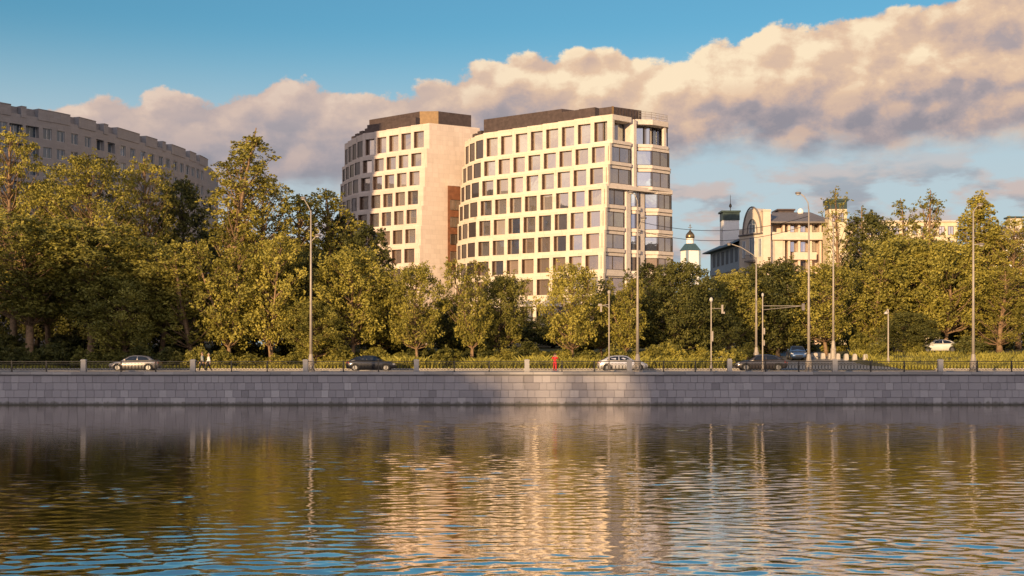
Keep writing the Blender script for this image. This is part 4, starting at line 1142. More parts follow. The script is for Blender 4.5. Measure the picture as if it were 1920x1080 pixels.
    for k in range(4): q = (k + 1) % 4; mb.idx((i + 4 + k, i + 4 + q, i + q, i + k))
    mb.idx((i + 7, i + 6, i + 5, i + 4)); mb.build('right_wing_roof', M['greyroof'], root)
    mb = MB(); bldg_box(mb, 1460, 1489, 394, 402, Yw + 8, 5); bldg_box(mb, 1457.5, 1491.5, 391.5, 394.2, Yw + 7.6, 6); mb.build('roof_lantern', M['roofmetal'], root)
    mb = MB(); mb.lathe((PX(1501, Yw + 6), Yw + 6, zr - .4), [(.5, 0), (.62, .3), (.55, .7), (.3, 1.0), (.05, 1.1)], 12); mb.build('satellite_dish', M['white'], root)

    Y2 = 250.0
    t = thing('yellow_tower', 'square pale yellow tower with a flat green cap behind a sparse tree', 'tower', (PX(1570, Y2), Y2, hgt(PX(1570, Y2), Y2)))
    mb = MB(); mb.box(PX(1555, Y2), PX(1588, Y2), Y2, Y2 + 3.5, 3, PZ(392, Y2)); mb.box(PX(1554, Y2), PX(1600, Y2), Y2 + .5, Y2 + 5, 3, PZ(421, Y2)); mb.build('shaft', M['yellow'], t)
    mb = MB(); mb.box(PX(1555, Y2), PX(1588, Y2), Y2 - .05, Y2 + 3.55, PZ(391.9, Y2), PZ(377, Y2)); mb.box(PX(1552, Y2), PX(1590.5, Y2), Y2 - .35, Y2 + 3.9, PZ(377, Y2), PZ(373, Y2)); mb.build('cap', M['darkgreen'], t)
    for k in range(2): add_win(t, 1561 + 13 * k, 1568 + 13 * k, 400, 415, Y2)
    Y3 = 262.0
    t = thing('cream_building', 'long low cream building showing above the trees at right', 'building', (PX(1700, Y3), Y3, hgt(PX(1700, Y3), Y3)))
    mb = MB(); mb.box(PX(1600, Y3), PX(1795, Y3), Y3, Y3 + 12, 3, PZ(416, Y3)); mb.build('wall', M['yellow'], t)
    mb = MB(); mb.box(PX(1598, Y3), PX(1797, Y3), Y3 - .4, Y3 + 12.4, PZ(416, Y3), PZ(413.5, Y3)); mb.build('cornice', M['cream'], t)
    for k in range(11): add_win(t, 1608 + 17 * k, 1617 + 17 * k, 425, 440, Y3); add_win(t, 1608 + 17 * k, 1617 + 17 * k, 452, 470, Y3)
    t = thing('turret_house', 'grey roofed pale house with a small square turret at the right edge', 'house', (PX(1900, 250), 250, hgt(PX(1900, 250), 250)))
    Y4 = 250.0
    mb = MB(); mb.box(PX(1860, Y4), PX(1960, Y4), Y4, Y4 + 10, 3, PZ(444, Y4)); mb.build('wall', M['white'], t)
    mb = MB(); x0, x1, ym = PX(1858, Y4), PX(1962, Y4), Y4 + 5
    z0, z1 = PZ(444, Y4), PZ(420, Y4)
    mb.hexa([(x0, Y4 - .5, z0), (x1, Y4 - .5, z0), (x1, Y4 + 10.5, z0), (x0, Y4 + 10.5, z0)], [(x0 + 2.5, ym - .1, z1), (x1 - 2.5, ym - .1, z1), (x1 - 2.5, ym + .1, z1), (x0 + 2.5, ym + .1, z1)]); mb.build('roof', M['greyroof'], t)
    mb = MB(); mb.box(PX(1902, Y4), PX(1925, Y4), Y4 + 2, Y4 + 4.4, PZ(440, Y4), PZ(407, Y4)); mb.build('turret', M['cream'], t)
    mb = MB(); mb.box(PX(1899, Y4), PX(1928, Y4), Y4 + 1.7, Y4 + 4.7, PZ(407, Y4), PZ(404, Y4)); mb.build('turret_cap', M['darkgreen'], t)
    for k in range(4): add_win(t, 1868 + 12 * k, 1875 + 12 * k, 452, 466, Y4)

def church():
    Y = 400.0; x = PX(1294, Y); s = Y / F; u = Y / 285.0
    t = thing('church', 'small white church with a dark onion dome and cross', 'church', (x, Y, hgt(x, Y)))
    c = [math.cos(rad(20)), math.sin(rad(20))]
    def rp(u, v): return (x + u * c[0] - v * c[1], Y + u * c[1] + v * c[0])
    w = 13.0 * s
    mb = MB(); z1 = PZ(470, Y); mb.prism([rp(-w, -w), rp(w, -w), rp(w, w), rp(-w, w)], 3, z1); mb.build('wall', M['white'], t)
    mb = MB()
    for q in (-w, w): mb = MB(); mb.prism([rp(q - .35, -w - .15), rp(q + .35, -w - .15), rp(q + .35, -w + .3), rp(q - .35, -w + .3)], 3, z1 - .1); mb.build('corner_pilaster', M['bluepanel'], t)
    mb = MB(); a = w * 1.14; mb.hexa([(*rp(-a, -a), z1), (*rp(a, -a), z1), (*rp(a, a), z1), (*rp(-a, a), z1)], [(*rp(-1.2, -1.2), PZ(457, Y)), (*rp(1.2, -1.2), PZ(457, Y)), (*rp(1.2, 1.2), PZ(457, Y)), (*rp(-1.2, 1.2), PZ(457, Y))]); mb.build('roof', M['bluegreen'], t)
    mb = MB(); mb.lathe((x, Y, PZ(460, Y)), [(.85 * u, 0), (.85 * u, 1.4 * u), (.92 * u, 1.45 * u), (.92 * u, 1.6 * u)], 14); mb.build('drum', M['white'], t, smooth=False)
    mb = MB(); r = 8.6 * s; z = PZ(449.5, Y)
    mb.lathe((x, Y, z), [(r * .72, 0), (r * .95, .35 * u), (r, .75 * u), (r * .9, 1.15 * u), (r * .62, 1.55 * u), (r * .3, 1.85 * u), (r * .12, 2.15 * u), (.03, 2.5 * u)], 16); mb.build('onion_dome', M['gold'], t, smooth=True)
    mb = MB(); z = PZ(434, Y); mb.box(x - .08, x + .08, Y - .08, Y + .08, z - .5, z + 2.3); mb.box(x - .6, x + .6, Y - .06, Y + .06, z + 1.2, z + 1.36); mb.box(x - .32, x + .32, Y - .06, Y + .06, z + 1.75, z + 1.88); mb.build('cross', M['gold'], t)
    g, fr = MB(), MB(); pts = []
    for u, zz in [(-.7, 22), (.7, 22), (.7, 29.0)] + [(.7 * math.cos(q * math.pi / 8), 29.0 + .9 * math.sin(q * math.pi / 8)) for q in range(1, 8)] + [(-.7, 29.0)]: pts.append((*rp(u, -w - .04), zz))
    g.face(pts)
    fr.tube([pts[1], *pts[2:], pts[0]], .09, 4)
    wn = fr.build('window', M['white'], t); q = g.build('pane', M['glass_blue'], wn); q.matrix_parent_inverse = Matrix()

def site_fence():
    Y = 147.0
    t = thing('blue_site_fence', 'dark blue sheet fence half hidden behind the golden bushes', 'fence', (PX(1300, Y), Y, hgt(PX(1300, Y), Y)))
    mb = MB(); x = PX(1238, Y)
    while x < PX(1345, Y):
        z = hgt(x, Y); mb.box(x, x + .34, Y, Y + .03, z + .1, z + 2.1); mb.box(x + .34, x + .40, Y + .02, Y + .05, z + .1, z + 2.1); x += .40
    mb.build('sheet', M['bluefence'], t)
    mb = MB(); x = PX(1238, Y)
    while x < PX(1347, Y): z = hgt(x, Y); mb.box(x, x + .07, Y + .06, Y + .13, z - .2, z + 2.2); x += 2.0
    mb.build('fence_post', M['iron'], t)

# ------------------------------------------------------------------ buildings and trees added out of frame only to cast shade
def near_bank():
    def blk(name, label, x0, x1, y0, y1, z1, z0=2.6):
        t = thing(name, label, 'apartment block', ((x0 + x1) / 2, (y0 + y1) / 2, z0))
        mb = MB(); mb.box(x0, x1, y0, y1, z0, z1); mb.box(x0 - .3, x1 + .3, y0 - .3, y1 + .3, z1, z1 + .6); mb.build('wall', M['brick'], t)
        n = int((x1 - x0) / 9); r = int((z1 - z0) / 6.5)
        for i in range(n):
            for j in range(r):
                x = x0 + (x1 - x0) * (i + .5) / n; z = z0 + 1.5 + j * 6.3
                mb = MB(); mb.box(x - 1.5, x + 1.5, y1 - .1, y1 + .05, z, z + 2.6); mb.build('window', M['glass_blue'], t)
    YB = -120.0
    sh = lambda x, y: x - math.tan(SUN_AZ) * (y - YB)             # where the sun ray through (x, y) crosses the bank
    xa, xg0, xg1 = sh(-36.5, 130), sh(-6.5, 104), sh(10.0, 104)
    blk('shade_slab', 'tall brick slab added behind the viewer to shade the left trees', xa - 95, xa, YB - 14, YB, 61.0)
    blk('shade_slab', 'mid height brick slab added behind the viewer to shade the wall', xa + .6, xg0, YB - 12, YB, 47.5)
    blk('shade_slab', 'long brick slab added behind the viewer to shade the wall, right hand one', xg1, 160, YB - 12, YB, 47.5)
    blk('shade_tower', 'unseen tall tower added left of the long curved brick block to shade it', -106, -77.8, 139, 148, 67, 3.5)  # added to shade the brick block and the end of the left facade
    td, cd, H, W = VAR['oliveairy']
    for k, (x, y, h, w, lab) in enumerate([(xg0 + 1.5, YB + 4, 47, 7, 'unseen tree added to dapple the light, first from the left of the sunny gap'), (xg0 + 6.0, YB + 6, 45, 6, 'unseen tree added to dapple the light, second in the sunny gap'), (xg0 + 10.5, YB + 4, 44, 6, 'unseen tree added to dapple the light, third in the sunny gap'), (xg1 - 1.0, YB + 5, 47, 7, 'unseen tree added to dapple the light, last at the right of the sunny gap')]):
        t = thing('broadleaf_tree', lab, 'tree', (x, y, 2.6), 'unseen trees added to dapple the sunny gap'); t.scale = (w / W, w / W, h / H)  # trees added to soften the lit patch on the river wall
        for nm, d in (('trunk', td), ('crown', cd)):
            o = bpy.data.objects.new(nm, d); C.objects.link(o); o.parent = t

# ------------------------------------------------------------------ lamps and signals
def lamp(px, base_py, Y, top_py, label, arms, ped=30, r=.12):
    x = PX(px, Y); z0 = hgt(x, Y) if Y > 110 else 2.66
    t = thing('lamp_post', label, 'lamp post', (x, Y, z0), 'tall tapered lamp posts')
    zt = PZ(top_py, Y); hp = ped / F * Y
    mb = MB(); mb.lathe((x, Y, z0), [(r * 2.9, -.1), (r * 2.9, .12), (r * 2.5, .16), (r * 2.3, hp * .55), (r * 2.5, hp * .6), (r * 1.9, hp * .7), (r * 1.4, hp), (r * 1.15, hp * 1.1)], 14); mb.build('pedestal', M['pole'], t, smooth=False)
    mb = MB(); mb.tube([(x, Y, z0 + hp), (x, Y, z0 + (zt - z0) * .5), (x, Y, zt)], [r * 1.1, r * .8, r * .5], 10); mb.build('shaft', M['pole'], t, smooth=True)
    for (pts, head) in arms:
        mb = MB(); mb.tube([(PX(a, Y), Y - .02 * k, PZ(b, Y)) for k, (a, b) in enumerate(pts)], r * .36, 6); ar = mb.build('arm', M['pole'], t, smooth=True)
        hx, hz = PX(head[0], Y), PZ(head[1], Y)
        mb = MB(); w = .38
        for sx in (1,):
            prof = [(.05, .10), (.21, .08), (.26, 0), (.22, -.08), (.10, -.12)]
            mb.lathe((hx, Y, hz), [(p[0], p[1]) for p in reversed(prof)], 12)
        h_ = mb.build('lamp_head', M['greyroof'], t, smooth=True)
        mb = MB(); mb.lathe((hx, Y, hz - .16), [(.04, -.03), (.15, 0), (.17, .06)], 12); mb.build('lens', M['lampglass'], t, smooth=True)
def poles():
    lamp(583, 690, 107.6, 395, 'tall lamp post with two heads in front of the trees left of the office blocks', [([(583, 398), (579, 388), (573, 378), (570, 373)], (569, 371)), ([(584, 453), (588, 448), (593, 443)], (596, 441))])
    lamp(1195.5, 692, 107.6, 382, 'tall lamp post with two heads in front of the office corner, beside the silver sedan', [([(1196, 390), (1195, 376), (1191, 367), (1186, 362)], (1183, 360.5)), ([(1197, 430), (1201, 418), (1205, 411)], (1207, 408.5))])
    lamp(1516.5, 692, 107.6, 392, 'tall lamp post with one long curved arm in front of the mansion terrace', [([(1516.5, 397), (1515, 380), (1508, 369), (1500, 363)], (1496.5, 362))])
    lamp(1825, 692, 107.6, 395, 'rightmost tall lamp post beside the pointed tree', [([(1825, 400), (1828, 392), (1834, 385)], (1838, 383)), ([(1825, 459), (1832, 458), (1838, 458)], (1840, 458))])
    lamp(1562.5, 668, 141.0, 422, 'distant lamp post rising out of the concrete bollards', [([(1562.5, 428), (1560, 416), (1554, 410)], (1551, 409))], ped=33, r=.13)
    lamp(1418, 668, 138.0, 482, 'lamp post with a long left arm below the arched mansion gable', [([(1418, 486), (1412, 478), (1390, 464), (1372, 458)], (1367, 457))], ped=24, r=.13)
    # signal and camera poles
    def pole(name, label, cat, px, Y, top, r=.055):
        x = PX(px, Y); z0 = 2.66 if Y < 110 else hgt(x, Y)
        t = thing(name, label, cat, (x, Y, z0))
        mb = MB(); mb.lathe((x, Y, z0), [(r * 2.0, -.1), (r * 2.0, .5), (r * 1.2, .62)], 8); mb.tube([(x, Y, z0 + .5), (x, Y, PZ(top, Y))], [r * 1.1, r * .85], 8); mb.build('shaft', M['pole'], t)
        return t
    Y = 108.2
    t = pole('camera_pole', 'thin pale pole with a traffic camera arm left of the corner lamp post', 'pole', 1142, Y, 546)
    mb = MB(); mb.tube([(PX(1142, Y), Y, PZ(571, Y)), (PX(1134, Y), Y, PZ(571.5, Y)), (PX(1129, Y), Y, PZ(574, Y))], .03, 5); mb.tube([(PX(1142, Y), Y, PZ(577, Y)), (PX(1136, Y), Y, PZ(574, Y)), (PX(1129, Y), Y, PZ(572, Y))], .025, 5); mb.build('arm', M['pole'], t)
    mb = MB(); mb.box(PX(1121.5, Y), PX(1128.5, Y), Y - .14, Y + .14, PZ(574, Y), PZ(569.5, Y)); mb.box(PX(1125.5, Y), PX(1128.5, Y), Y - .1, Y + .1, PZ(585, Y), PZ(574, Y)); mb.build('camera', M['pole'], t, bevel=.02)
    mb = MB(); mb.lathe((PX(1142, Y), Y, PZ(551, Y)), [(.10, 0), (.13, .1), (.13, .24), (.05, .32)], 10); mb.build('finial', M['pole'], t)
    t = pole('signal_pole', 'thin pole with a globe top and a small box on its arm', 'pole', 1333.5, Y, 566)
    mb = MB(); mb.lathe((PX(1333.5, Y), Y, PZ(564.5, Y)), [(.05, -.1), (.13, 0), (.16, .13), (.10, .27), (.02, .33)], 12); mb.build('globe', M['lampglass'], t, smooth=True)
    mb = MB(); mb.tube([(PX(1333.5, Y), Y, PZ(578.5, Y)), (PX(1352, Y), Y, PZ(578.5, Y))], .022, 5); mb.build('arm', M['pole'], t)
    mb = MB(); mb.box(PX(1352.5, Y), PX(1356, Y), Y - .09, Y + .09, PZ(588, Y), PZ(571.5, Y)); mb.box(PX(1356, Y), PX(1359, Y), Y - .08, Y + .08, PZ(588.5, Y), PZ(584.5, Y)); mb.build('signal_box', M['pole'], t, bevel=.015)
    mb = MB(); mb.box(PX(1334.6, Y), PX(1337, Y), Y - .1, Y + .1, PZ(640, Y), PZ(621, Y)); mb.build('control_box', M['pole'], t)
    Y = 108.4
    t = pole('signal_gantry', 'thin pole with a long horizontal double arm reaching right', 'pole', 1430, Y, 556)
    mb = MB(); mb.lathe((PX(1430, Y), Y, PZ(556, Y)), [(.06, 0), (.10, .08), (.10, .22), (.03, .3)], 10); mb.build('finial', M['lampglass'], t)
    mb = MB(); mb.tube([(PX(1430, Y), Y, PZ(573.5, Y)), (PX(1508, Y), Y, PZ(573.5, Y))], .026, 6); mb.tube([(PX(1430, Y), Y, PZ(581, Y)), (PX(1475, Y), Y, PZ(576.5, Y)), (PX(1500, Y), Y, PZ(574, Y))], .02, 6); mb.build('arm', M['pole'], t)
    mb = MB(); mb.box(PX(1503.5, Y), PX(1508.5, Y), Y - .14, Y + .14, PZ(582, Y), PZ(569, Y)); mb.build('signal_head', M['greyroof'], t, bevel=.02)
    mb = MB(); mb.box(PX(1431.2, Y), PX(1434, Y), Y - .12, Y + .12, PZ(627, Y), PZ(615, Y)); mb.box(PX(1431.2, Y), PX(1433.6, Y), Y - .1, Y + .1, PZ(648, Y), PZ(638, Y)); mb.build('control_box', M['pole'], t, bevel=.01)
    Y = 131.0
    t = pole('small_lamp_post', 'short lamp post with a small head before the parked dark car', 'lamp post', 1665.5, Y, 580, .075)
    mb = MB(); mb.tube([(PX(1665.5, Y), Y, PZ(581, Y)), (PX(1665, Y), Y, PZ(579, Y)), (PX(1661, Y), Y, PZ(586, Y))], .04, 6); mb.build('arm', M['pole'], t)
    mb = MB(); mb.lathe((PX(1661.5, Y), Y, PZ(589, Y)), [(.2, 0), (.25, .08), (.12, .22), (.03, .3)], 10); mb.build('lamp_head', M['lampglass'], t, smooth=True)
    # bollards
    for k, (px, Y) in enumerate([(1529, 145), (1543, 143.6), (1556.5, 142.3), (1571, 141.0), (1586.5, 139.6), (1602.5, 138.2), (1622.5, 136.8)]):
        x = PX(px, Y); z = hgt(x, Y); names = ['leftmost, beside the front lamp post', 'second from the front lamp post', 'just left of the distant lamp post', 'just right of the distant lamp post', 'fifth along, past the distant lamp post', 'second from the right end', 'rightmost, nearest the grass bank']
        mb = MB(); a, b = .24, .19
        zt = PZ(661.5 + .4 * k, Y)
        sq = lambda h: [(x - h, Y - h), (x + h, Y - h), (x + h, Y + h), (x - h, Y + h)]
        mb.hexa([(*q, z - .1) for q in sq(a)], [(*q, zt - .08) for q in sq(b)]); mb.hexa([(*q, zt - .08) for q in sq(b)], [(*q, zt) for q in sq(b * .6)])
        o = mb.build('concrete_bollard', M['kerb']); tag(o, f'pale concrete bollard, {names[k]}', 'bollard', 'concrete bollards along the side road')
    # overhead cables
    Yc = 107.6
    for lab, a, b, sag in (('black overhead cable sagging past the mansion to the right', (1196, 415), (1517, 405), 1.0), ('lower black overhead cable crossing the arched gable', (1196, 432), (1517, 421), 1.1)):
        mb = MB(); pts = []
        for k in range(25):
            u = k / 24; pts.append((PX(a[0] + (b[0] - a[0]) * u, Yc), Yc, PZ(a[1] + (b[1] - a[1]) * u, Yc) - sag * 4 * u * (1 - u)))
        mb.tube(pts, .022, 4); tag(mb.build('overhead_cable', M['iron']), lab, 'cable', 'overhead cables')

# ------------------------------------------------------------------ cars
def car_proto(colour, body=None):
    """a saloon on the origin, nose towards +x: body, wheels, windows, lights"""
    root = bpy.data.objects.new('car', None); C.objects.link(root)
    # side outline stations: x, bottom z, shoulder z, half width
    S = [(-2.30, .42, .72, .62), (-2.22, .30, .88, .76), (-2.0, .24, .98, .83), (-1.6, .20, 1.0, .88), (-1.0, .18, .98, .90), (-.3, .18, .96, .905), (.4, .18, .94, .90), (.95, .18, .92, .89), (1.3, .20, .90, .88), (1.7, .22, .84, .85), (2.05, .26, .74, .78), (2.22, .30, .64, .70), (2.28, .36, .54, .58)]
    mb = MB(); rings = []
    for x, zb, zs, w in S:
        zm = (zb + zs) / 2
        half = [(0, zb), (w * .80, zb), (w * .97, zb + .10), (w, zm), (w * .98, zs - .08), (w * .90, zs), (w * .5, zs + .03), (0, zs + .045)]
        ring = half + [(-a, b) for a, b in reversed(half[1:-1])]
        rings.append(mb.pts([(x, a, b) for a, b in ring])); n = len(ring)
    for k in range(len(rings) - 1):
        for q in range(n): w = (q + 1) % n; mb.idx((rings[k] + q, rings[k] + w, rings[k + 1] + w, rings[k + 1] + q))
    mb.idx([rings[0] + q for q in range(n)]); mb.idx([rings[-1] + q for q in reversed(range(n))])
    mb.build('body', colour, root, smooth=True)
    # roof and pillars
    G = [(-1.98, .99, 1.0, .80, .80), (-1.35, .97, 1.33, .84, .60), (-.7, .96, 1.44, .86, .62), (0.0, .95, 1.45, .86, .62), (.42, .94, 1.38, .86, .60), (1.18, .91, .925, .82, .78)]
    mb = MB(); rings = []
    for x, zb, zr, wb, wr in G:
        half = [(0, zb - .05), (wb, zb - .03), ((wb * .55 + wr * .45), zb + (zr - zb) * .5), (wr, zr - .03), (wr * .8, zr), (0, zr + .015)]
        ring = half + [(-a, b) for a, b in reversed(half[1:-1])]; n = len(ring)
        rings.append(mb.pts([(x, a, b) for a, b in ring]))
    for k in range(len(rings) - 1):
        for q in range(n): w = (q + 1) % n; mb.idx((rings[k] + q, rings[k] + w, rings[k + 1] + w, rings[k + 1] + q))
    mb.idx([rings[0] + q for q in range(n)]); mb.idx([rings[-1] + q for q in reversed(range(n))])
    mb.build('roof', colour, root, smooth=True)
    def gy(x, z):
        for a, b in zip(G, G[1:]):
            if a[0] <= x <= b[0]:
                t = (x - a[0]) / (b[0] - a[0]); zb, zr, wb, wr = [a[i] + (b[i] - a[i]) * t for i in (1, 2, 3, 4)]
                h = max(0, min(1, (z - zb) / max(.01, zr - zb))); return wb + (wr - wb) * h + .018
        return .85
    for sd in (-1, 1):
        for poly in ([(-1.5, 1.03), (-.42, 1.01), (-.42, 1.36), (-.75, 1.37), (-1.2, 1.27)], [(-.34, 1.01), (.78, .99), (.34, 1.31), (.05, 1.37), (-.34, 1.37)]):
            mb = MB(); pts = [(x, sd * gy(x, z), z) for x, z in poly]
            if sd > 0: pts = pts[::-1]
            mb.face(pts); mb.build('side_window', M['carglass'], root, fix=False)
    mb = MB(); mb.face([(1.08, -.70, .985), (1.08, .70, .985), (.50, .54, 1.375), (.50, -.54, 1.375)]); mb.build('windscreen', M['carglass'], root, fix=False)
    mb = MB(); mb.face([(-1.90, .68, 1.06), (-1.90, -.68, 1.06), (-1.42, -.52, 1.325), (-1.42, .52, 1.325)]); mb.build('rear_window', M['carglass'], root, fix=False)
    for x in (-1.42, 1.38):
        for sd in (-1, 1):
            mb = MB(); y = sd * .80
            mb.tube([(x, sd * .60, .33), (x, sd * .70, .33), (x, sd * .895, .33), (x, sd * .905, .33)], [.30, .335, .335, .315], 20); w = mb.build('wheel', M['tyre'], root)
            mb = MB(); mb.tube([(x, sd * .86, .33), (x, sd * .915, .33)], [.22, .21], 16); mb.tube([(x, sd * .9, .33), (x, sd * .925, .33)], [.06, .05], 8); mb.build('rim', M['rim'], w)
            mb = MB(); pts = []
            for k in range(13):
                t = math.pi * (k / 12) * 1.16 - math.pi * .08; pts.append((x + .375 * math.cos(t), sd * .885, .33 + .375 * math.sin(t)))
            mb.tube(pts, .035, 5); mb.build('wheel_arch', M['tyre'], root)
    for sd in (-1, 1):
        mb = MB(); mb.hexa([(2.02, sd * .80, .62), (2.27, sd * .62, .56), (2.22, sd * .45, .58), (2.0, sd * .5, .62)], [(1.95, sd * .79, .74), (2.17, sd * .66, .68), (2.15, sd * .45, .70), (1.95, sd * .5, .76)]); mb.build('headlight', M['light'], root)
        mb = MB(); mb.hexa([(-2.29, sd * .68, .70), (-2.0, sd * .845, .74), (-2.0, sd * .6, .74), (-2.27, sd * .4, .72)], [(-2.24, sd * .70, .86), (-2.0, sd * .82, .90), (-2.0, sd * .6, .9), (-2.22, sd * .4, .88)]); mb.build('tail_light', M['tail'], root)
        mb = MB(); mb.box(.62, .80, min(sd * .90, sd * 1.04), max(sd * .90, sd * 1.04), 1.0, 1.13); mb.build('mirror', colour, root, bevel=.03)
    mb = MB(); mb.box(2.16, 2.295, -.38, .38, .36, .50); mb.build('grille', M['tyre'], root)
    mb = MB(); mb.box(-1.0, 1.0, -.905, .905, .15, .20); mb.build('sill', M['tyre'], root)
    return root
def cars():
    protos = {}
    def car(kind, colr, metal, label, px, Y, heading, scale=1.0, z=None):
        o = car_proto(paint(kind + '_paint', colr, metal))
        x = PX(px, Y); o.location = (x, Y, (2.505 if Y < 121 else hgt(x, Y)) if z is None else z); o.rotation_euler.z = heading; o.scale = (scale,) * 3
        tag(o, label, 'car', 'cars on the embankment')
        return o
    car('silver', (.27, .255, .25), .6, 'silver hatchback driving left, right of the far left pier', 254, 117.5, math.pi)
    car('black', (.015, .016, .022), .3, 'low dark car driving right, right of the two headed lamp post', 697, 117.0, 0)
    car('pale_silver', (.62, .60, .60), .5, 'pale silver sedan driving right behind the corner lamp post', 1167, 116.5, 0, 1.0)
    car('charcoal', (.05, .045, .05), .3, 'charcoal car crossing at the side road mouth', 1425, 118.3, math.pi, 1.05)
    car('blue', (.05, .10, .22), .4, 'blue car coming down the side road toward the river', 1494, 141.5, -math.pi / 2 - .12, 1.05, hgt(PX(1494, 141.5), 141.5) + .0)
    car('white', (.70, .68, .64), .05, 'white car parked up the grass bank at right', 1757, 142.5, math.pi, 1.0)
    car('dark_grey', (.10, .10, .11), .3, 'dark grey car parked behind bushes left of the white one', 1668, 142.5, 0, 1.0)

# ------------------------------------------------------------------ people
def skin_mesh(name, J, E, root, m, parent, sub=2):
    """J: name -> (x, y, z, r); E: joint pairs; one continuous skinned surface"""
    bm = bmesh.new(); lay = bm.verts.layers.skin.verify(); V = {}
    for k, (x, y, z, r) in J.items():
        v = bm.verts.new((x, y, z)); rr = r if hasattr(r, '__len__') else (r, r); v[lay].radius = rr; v[lay].use_root = (k == root); V[k] = v
    for a, b in E: bm.edges.new((V[a], V[b]))
    me = bpy.data.meshes.new(name); bm.to_mesh(me); bm.free()
    o = bpy.data.objects.new(name, me); C.objects.link(o)
    s = o.modifiers.new('skin', 'SKIN'); s.use_smooth_shade = True
    if sub: q = o.modifiers.new('sub', 'SUBSURF'); q.levels = q.render_levels = sub
    dg = bpy.context.evaluated_depsgraph_get(); ev = o.evaluated_get(dg)
    m2 = bpy.data.meshes.new_from_object(ev); bpy.data.objects.remove(o)
    m2.name = name; m2.materials.clear(); m2.materials.append(m)
    for p in m2.polygons: p.material_index = 0; p.use_smooth = True
    o = bpy.data.objects.new(name, m2); C.objects.link(o); o.parent = parent; return o
def person(label, loc, heading, H, top_c, leg_c, hair_c, stride=.22, arms='down', long_coat=False):
    k = H / 1.75
    root = thing('person', label, 'person', loc); root.rotation_euler.z = heading; root.scale = (k, k, k)
    skin = plain('skin', (.50, .31, .22), .6, var=.05)
    top = plain('fabric_top', top_c, .85, var=.08); legs = plain('fabric_legs', leg_c, .85, var=.08); hair = plain('hair', hair_c, .7); shoe = plain('shoe', (.05, .045, .045), .6)
    # +x is forward, y across
    s = stride
    J = {'pel': (0, 0, .96, .12), 'abd': (.0, 0, 1.12, .115), 'chest': (.01, 0, 1.30, .13), 'neck0': (0, 0, 1.45, .075), 'neck': (.01, 0, 1.51, .05), 'chin': (.02, 0, 1.575, .07), 'head': (.025, 0, 1.65, .092), 'crown': (.015, 0, 1.715, .062)}
    E = [('pel', 'abd'), ('abd', 'chest'), ('chest', 'neck0'), ('neck0', 'neck'), ('neck', 'chin'), ('chin', 'head'), ('head', 'crown')]
    J['nose'] = (.128, 0, 1.63, .014); E.append(('head', 'nose'))
    for sd, nm in ((1, 'l'), (-1, 'r')):
        f = s * sd
        J['hip' + nm] = (0, .09 * sd, .92, .085); J['kn' + nm] = (f * .55 + .04, .095 * sd, .50, .056); J['an' + nm] = (f * 1.1 - (.06 if f < 0 else .0), .095 * sd, .09 + (.05 if f < 0 else 0), .038); J['toe' + nm] = (f * 1.1 + .14, .105 * sd, .035, .032)
        E += [('pel', 'hip' + nm), ('hip' + nm, 'kn' + nm), ('kn' + nm, 'an' + nm), ('an' + nm, 'toe' + nm)]
        J['sh' + nm] = (0, .175 * sd, 1.40, .062)
        if arms == 'up':
            J['el' + nm] = (.12, .27 * sd, 1.27, .042); J['wr' + nm] = (.22, .13 * sd, 1.48, .030); J['pa' + nm] = (.23, .09 * sd, 1.56, .034)
        else:
            J['el' + nm] = (-f * .35, .225 * sd, 1.12, .042); J['wr' + nm] = (-f * .75 + .06, .22 * sd, .89, .030); J['pa' + nm] = (-f * .8 + .085, .215 * sd, .81, .034)
        E += [('neck0', 'sh' + nm), ('sh' + nm, 'el' + nm), ('el' + nm, 'wr' + nm), ('wr' + nm, 'pa' + nm)]
        w, p = Vector(J['wr' + nm][:3]), Vector(J['pa' + nm][:3]); d = (p - w).normalized(); sdw = Vector((1, 0, 0)) if arms == 'down' else Vector((0, -sd, 0))
        acr = (sdw - d * sdw.dot(d)).normalized()
        for q, (o, L) in enumerate(((-.026, .062), (-.009, .075), (.009, .072), (.026, .055))):
            a = p + d * .025 + acr * o; b = a + d * L * .55 + Vector((0, -sd * .006, 0)); c = b + d * L * .45 + Vector((0, -sd * .02, 0))
            J[f'f{nm}{q}a'] = (*a, .010); J[f'f{nm}{q}b'] = (*b, .0088); J[f'f{nm}{q}c'] = (*c, .0075); E += [('pa' + nm, f'f{nm}{q}a'), (f'f{nm}{q}a', f'f{nm}{q}b'), (f'f{nm}{q}b', f'f{nm}{q}c')]
        a = w.lerp(p, .5) + acr * .035; b = a + d * .05 + acr * .02
        J[f't{nm}a'] = (*a, .011); J[f't{nm}b'] = (*b, .0085); E += [('wr' + nm, f't{nm}a'), (f't{nm}a', f't{nm}b')]
    skin_mesh('body', J, E, 'pel', skin, root)
    JT = {q: (*J[q][:3], J[q][3] + .028) for q in ('abd', 'chest', 'neck0')}
    JT['hem'] = (0, 0, .93, (.145, .17)); ET = [('hem', 'abd'), ('abd', 'chest'), ('chest', 'neck0')]
    if long_coat: JT['skirt'] = (0, 0, .72, (.16, .19)); ET.append(('skirt', 'hem'))
    for nm in 'lr':
        for q in ('sh', 'el', 'wr'): JT[q + nm] = (*J[q + nm][:3], J[q + nm][3] + .020)
        ET += [('neck0', 'sh' + nm), ('sh' + nm, 'el' + nm), ('el' + nm, 'wr' + nm)]
    skin_mesh('jacket', JT, ET, 'abd', top, root)
    JL = {'pel': (0, 0, .97, .145)}; EL = []
    for nm in 'lr':
        JL['hip' + nm] = (*J['hip' + nm][:3], .105); JL['kn' + nm] = (*J['kn' + nm][:3], .075); JL['an' + nm] = (*J['an' + nm][:3], .062)
        EL += [('pel', 'hip' + nm), ('hip' + nm, 'kn' + nm), ('kn' + nm, 'an' + nm)]
    skin_mesh('trousers', JL, EL, 'pel', legs, root)
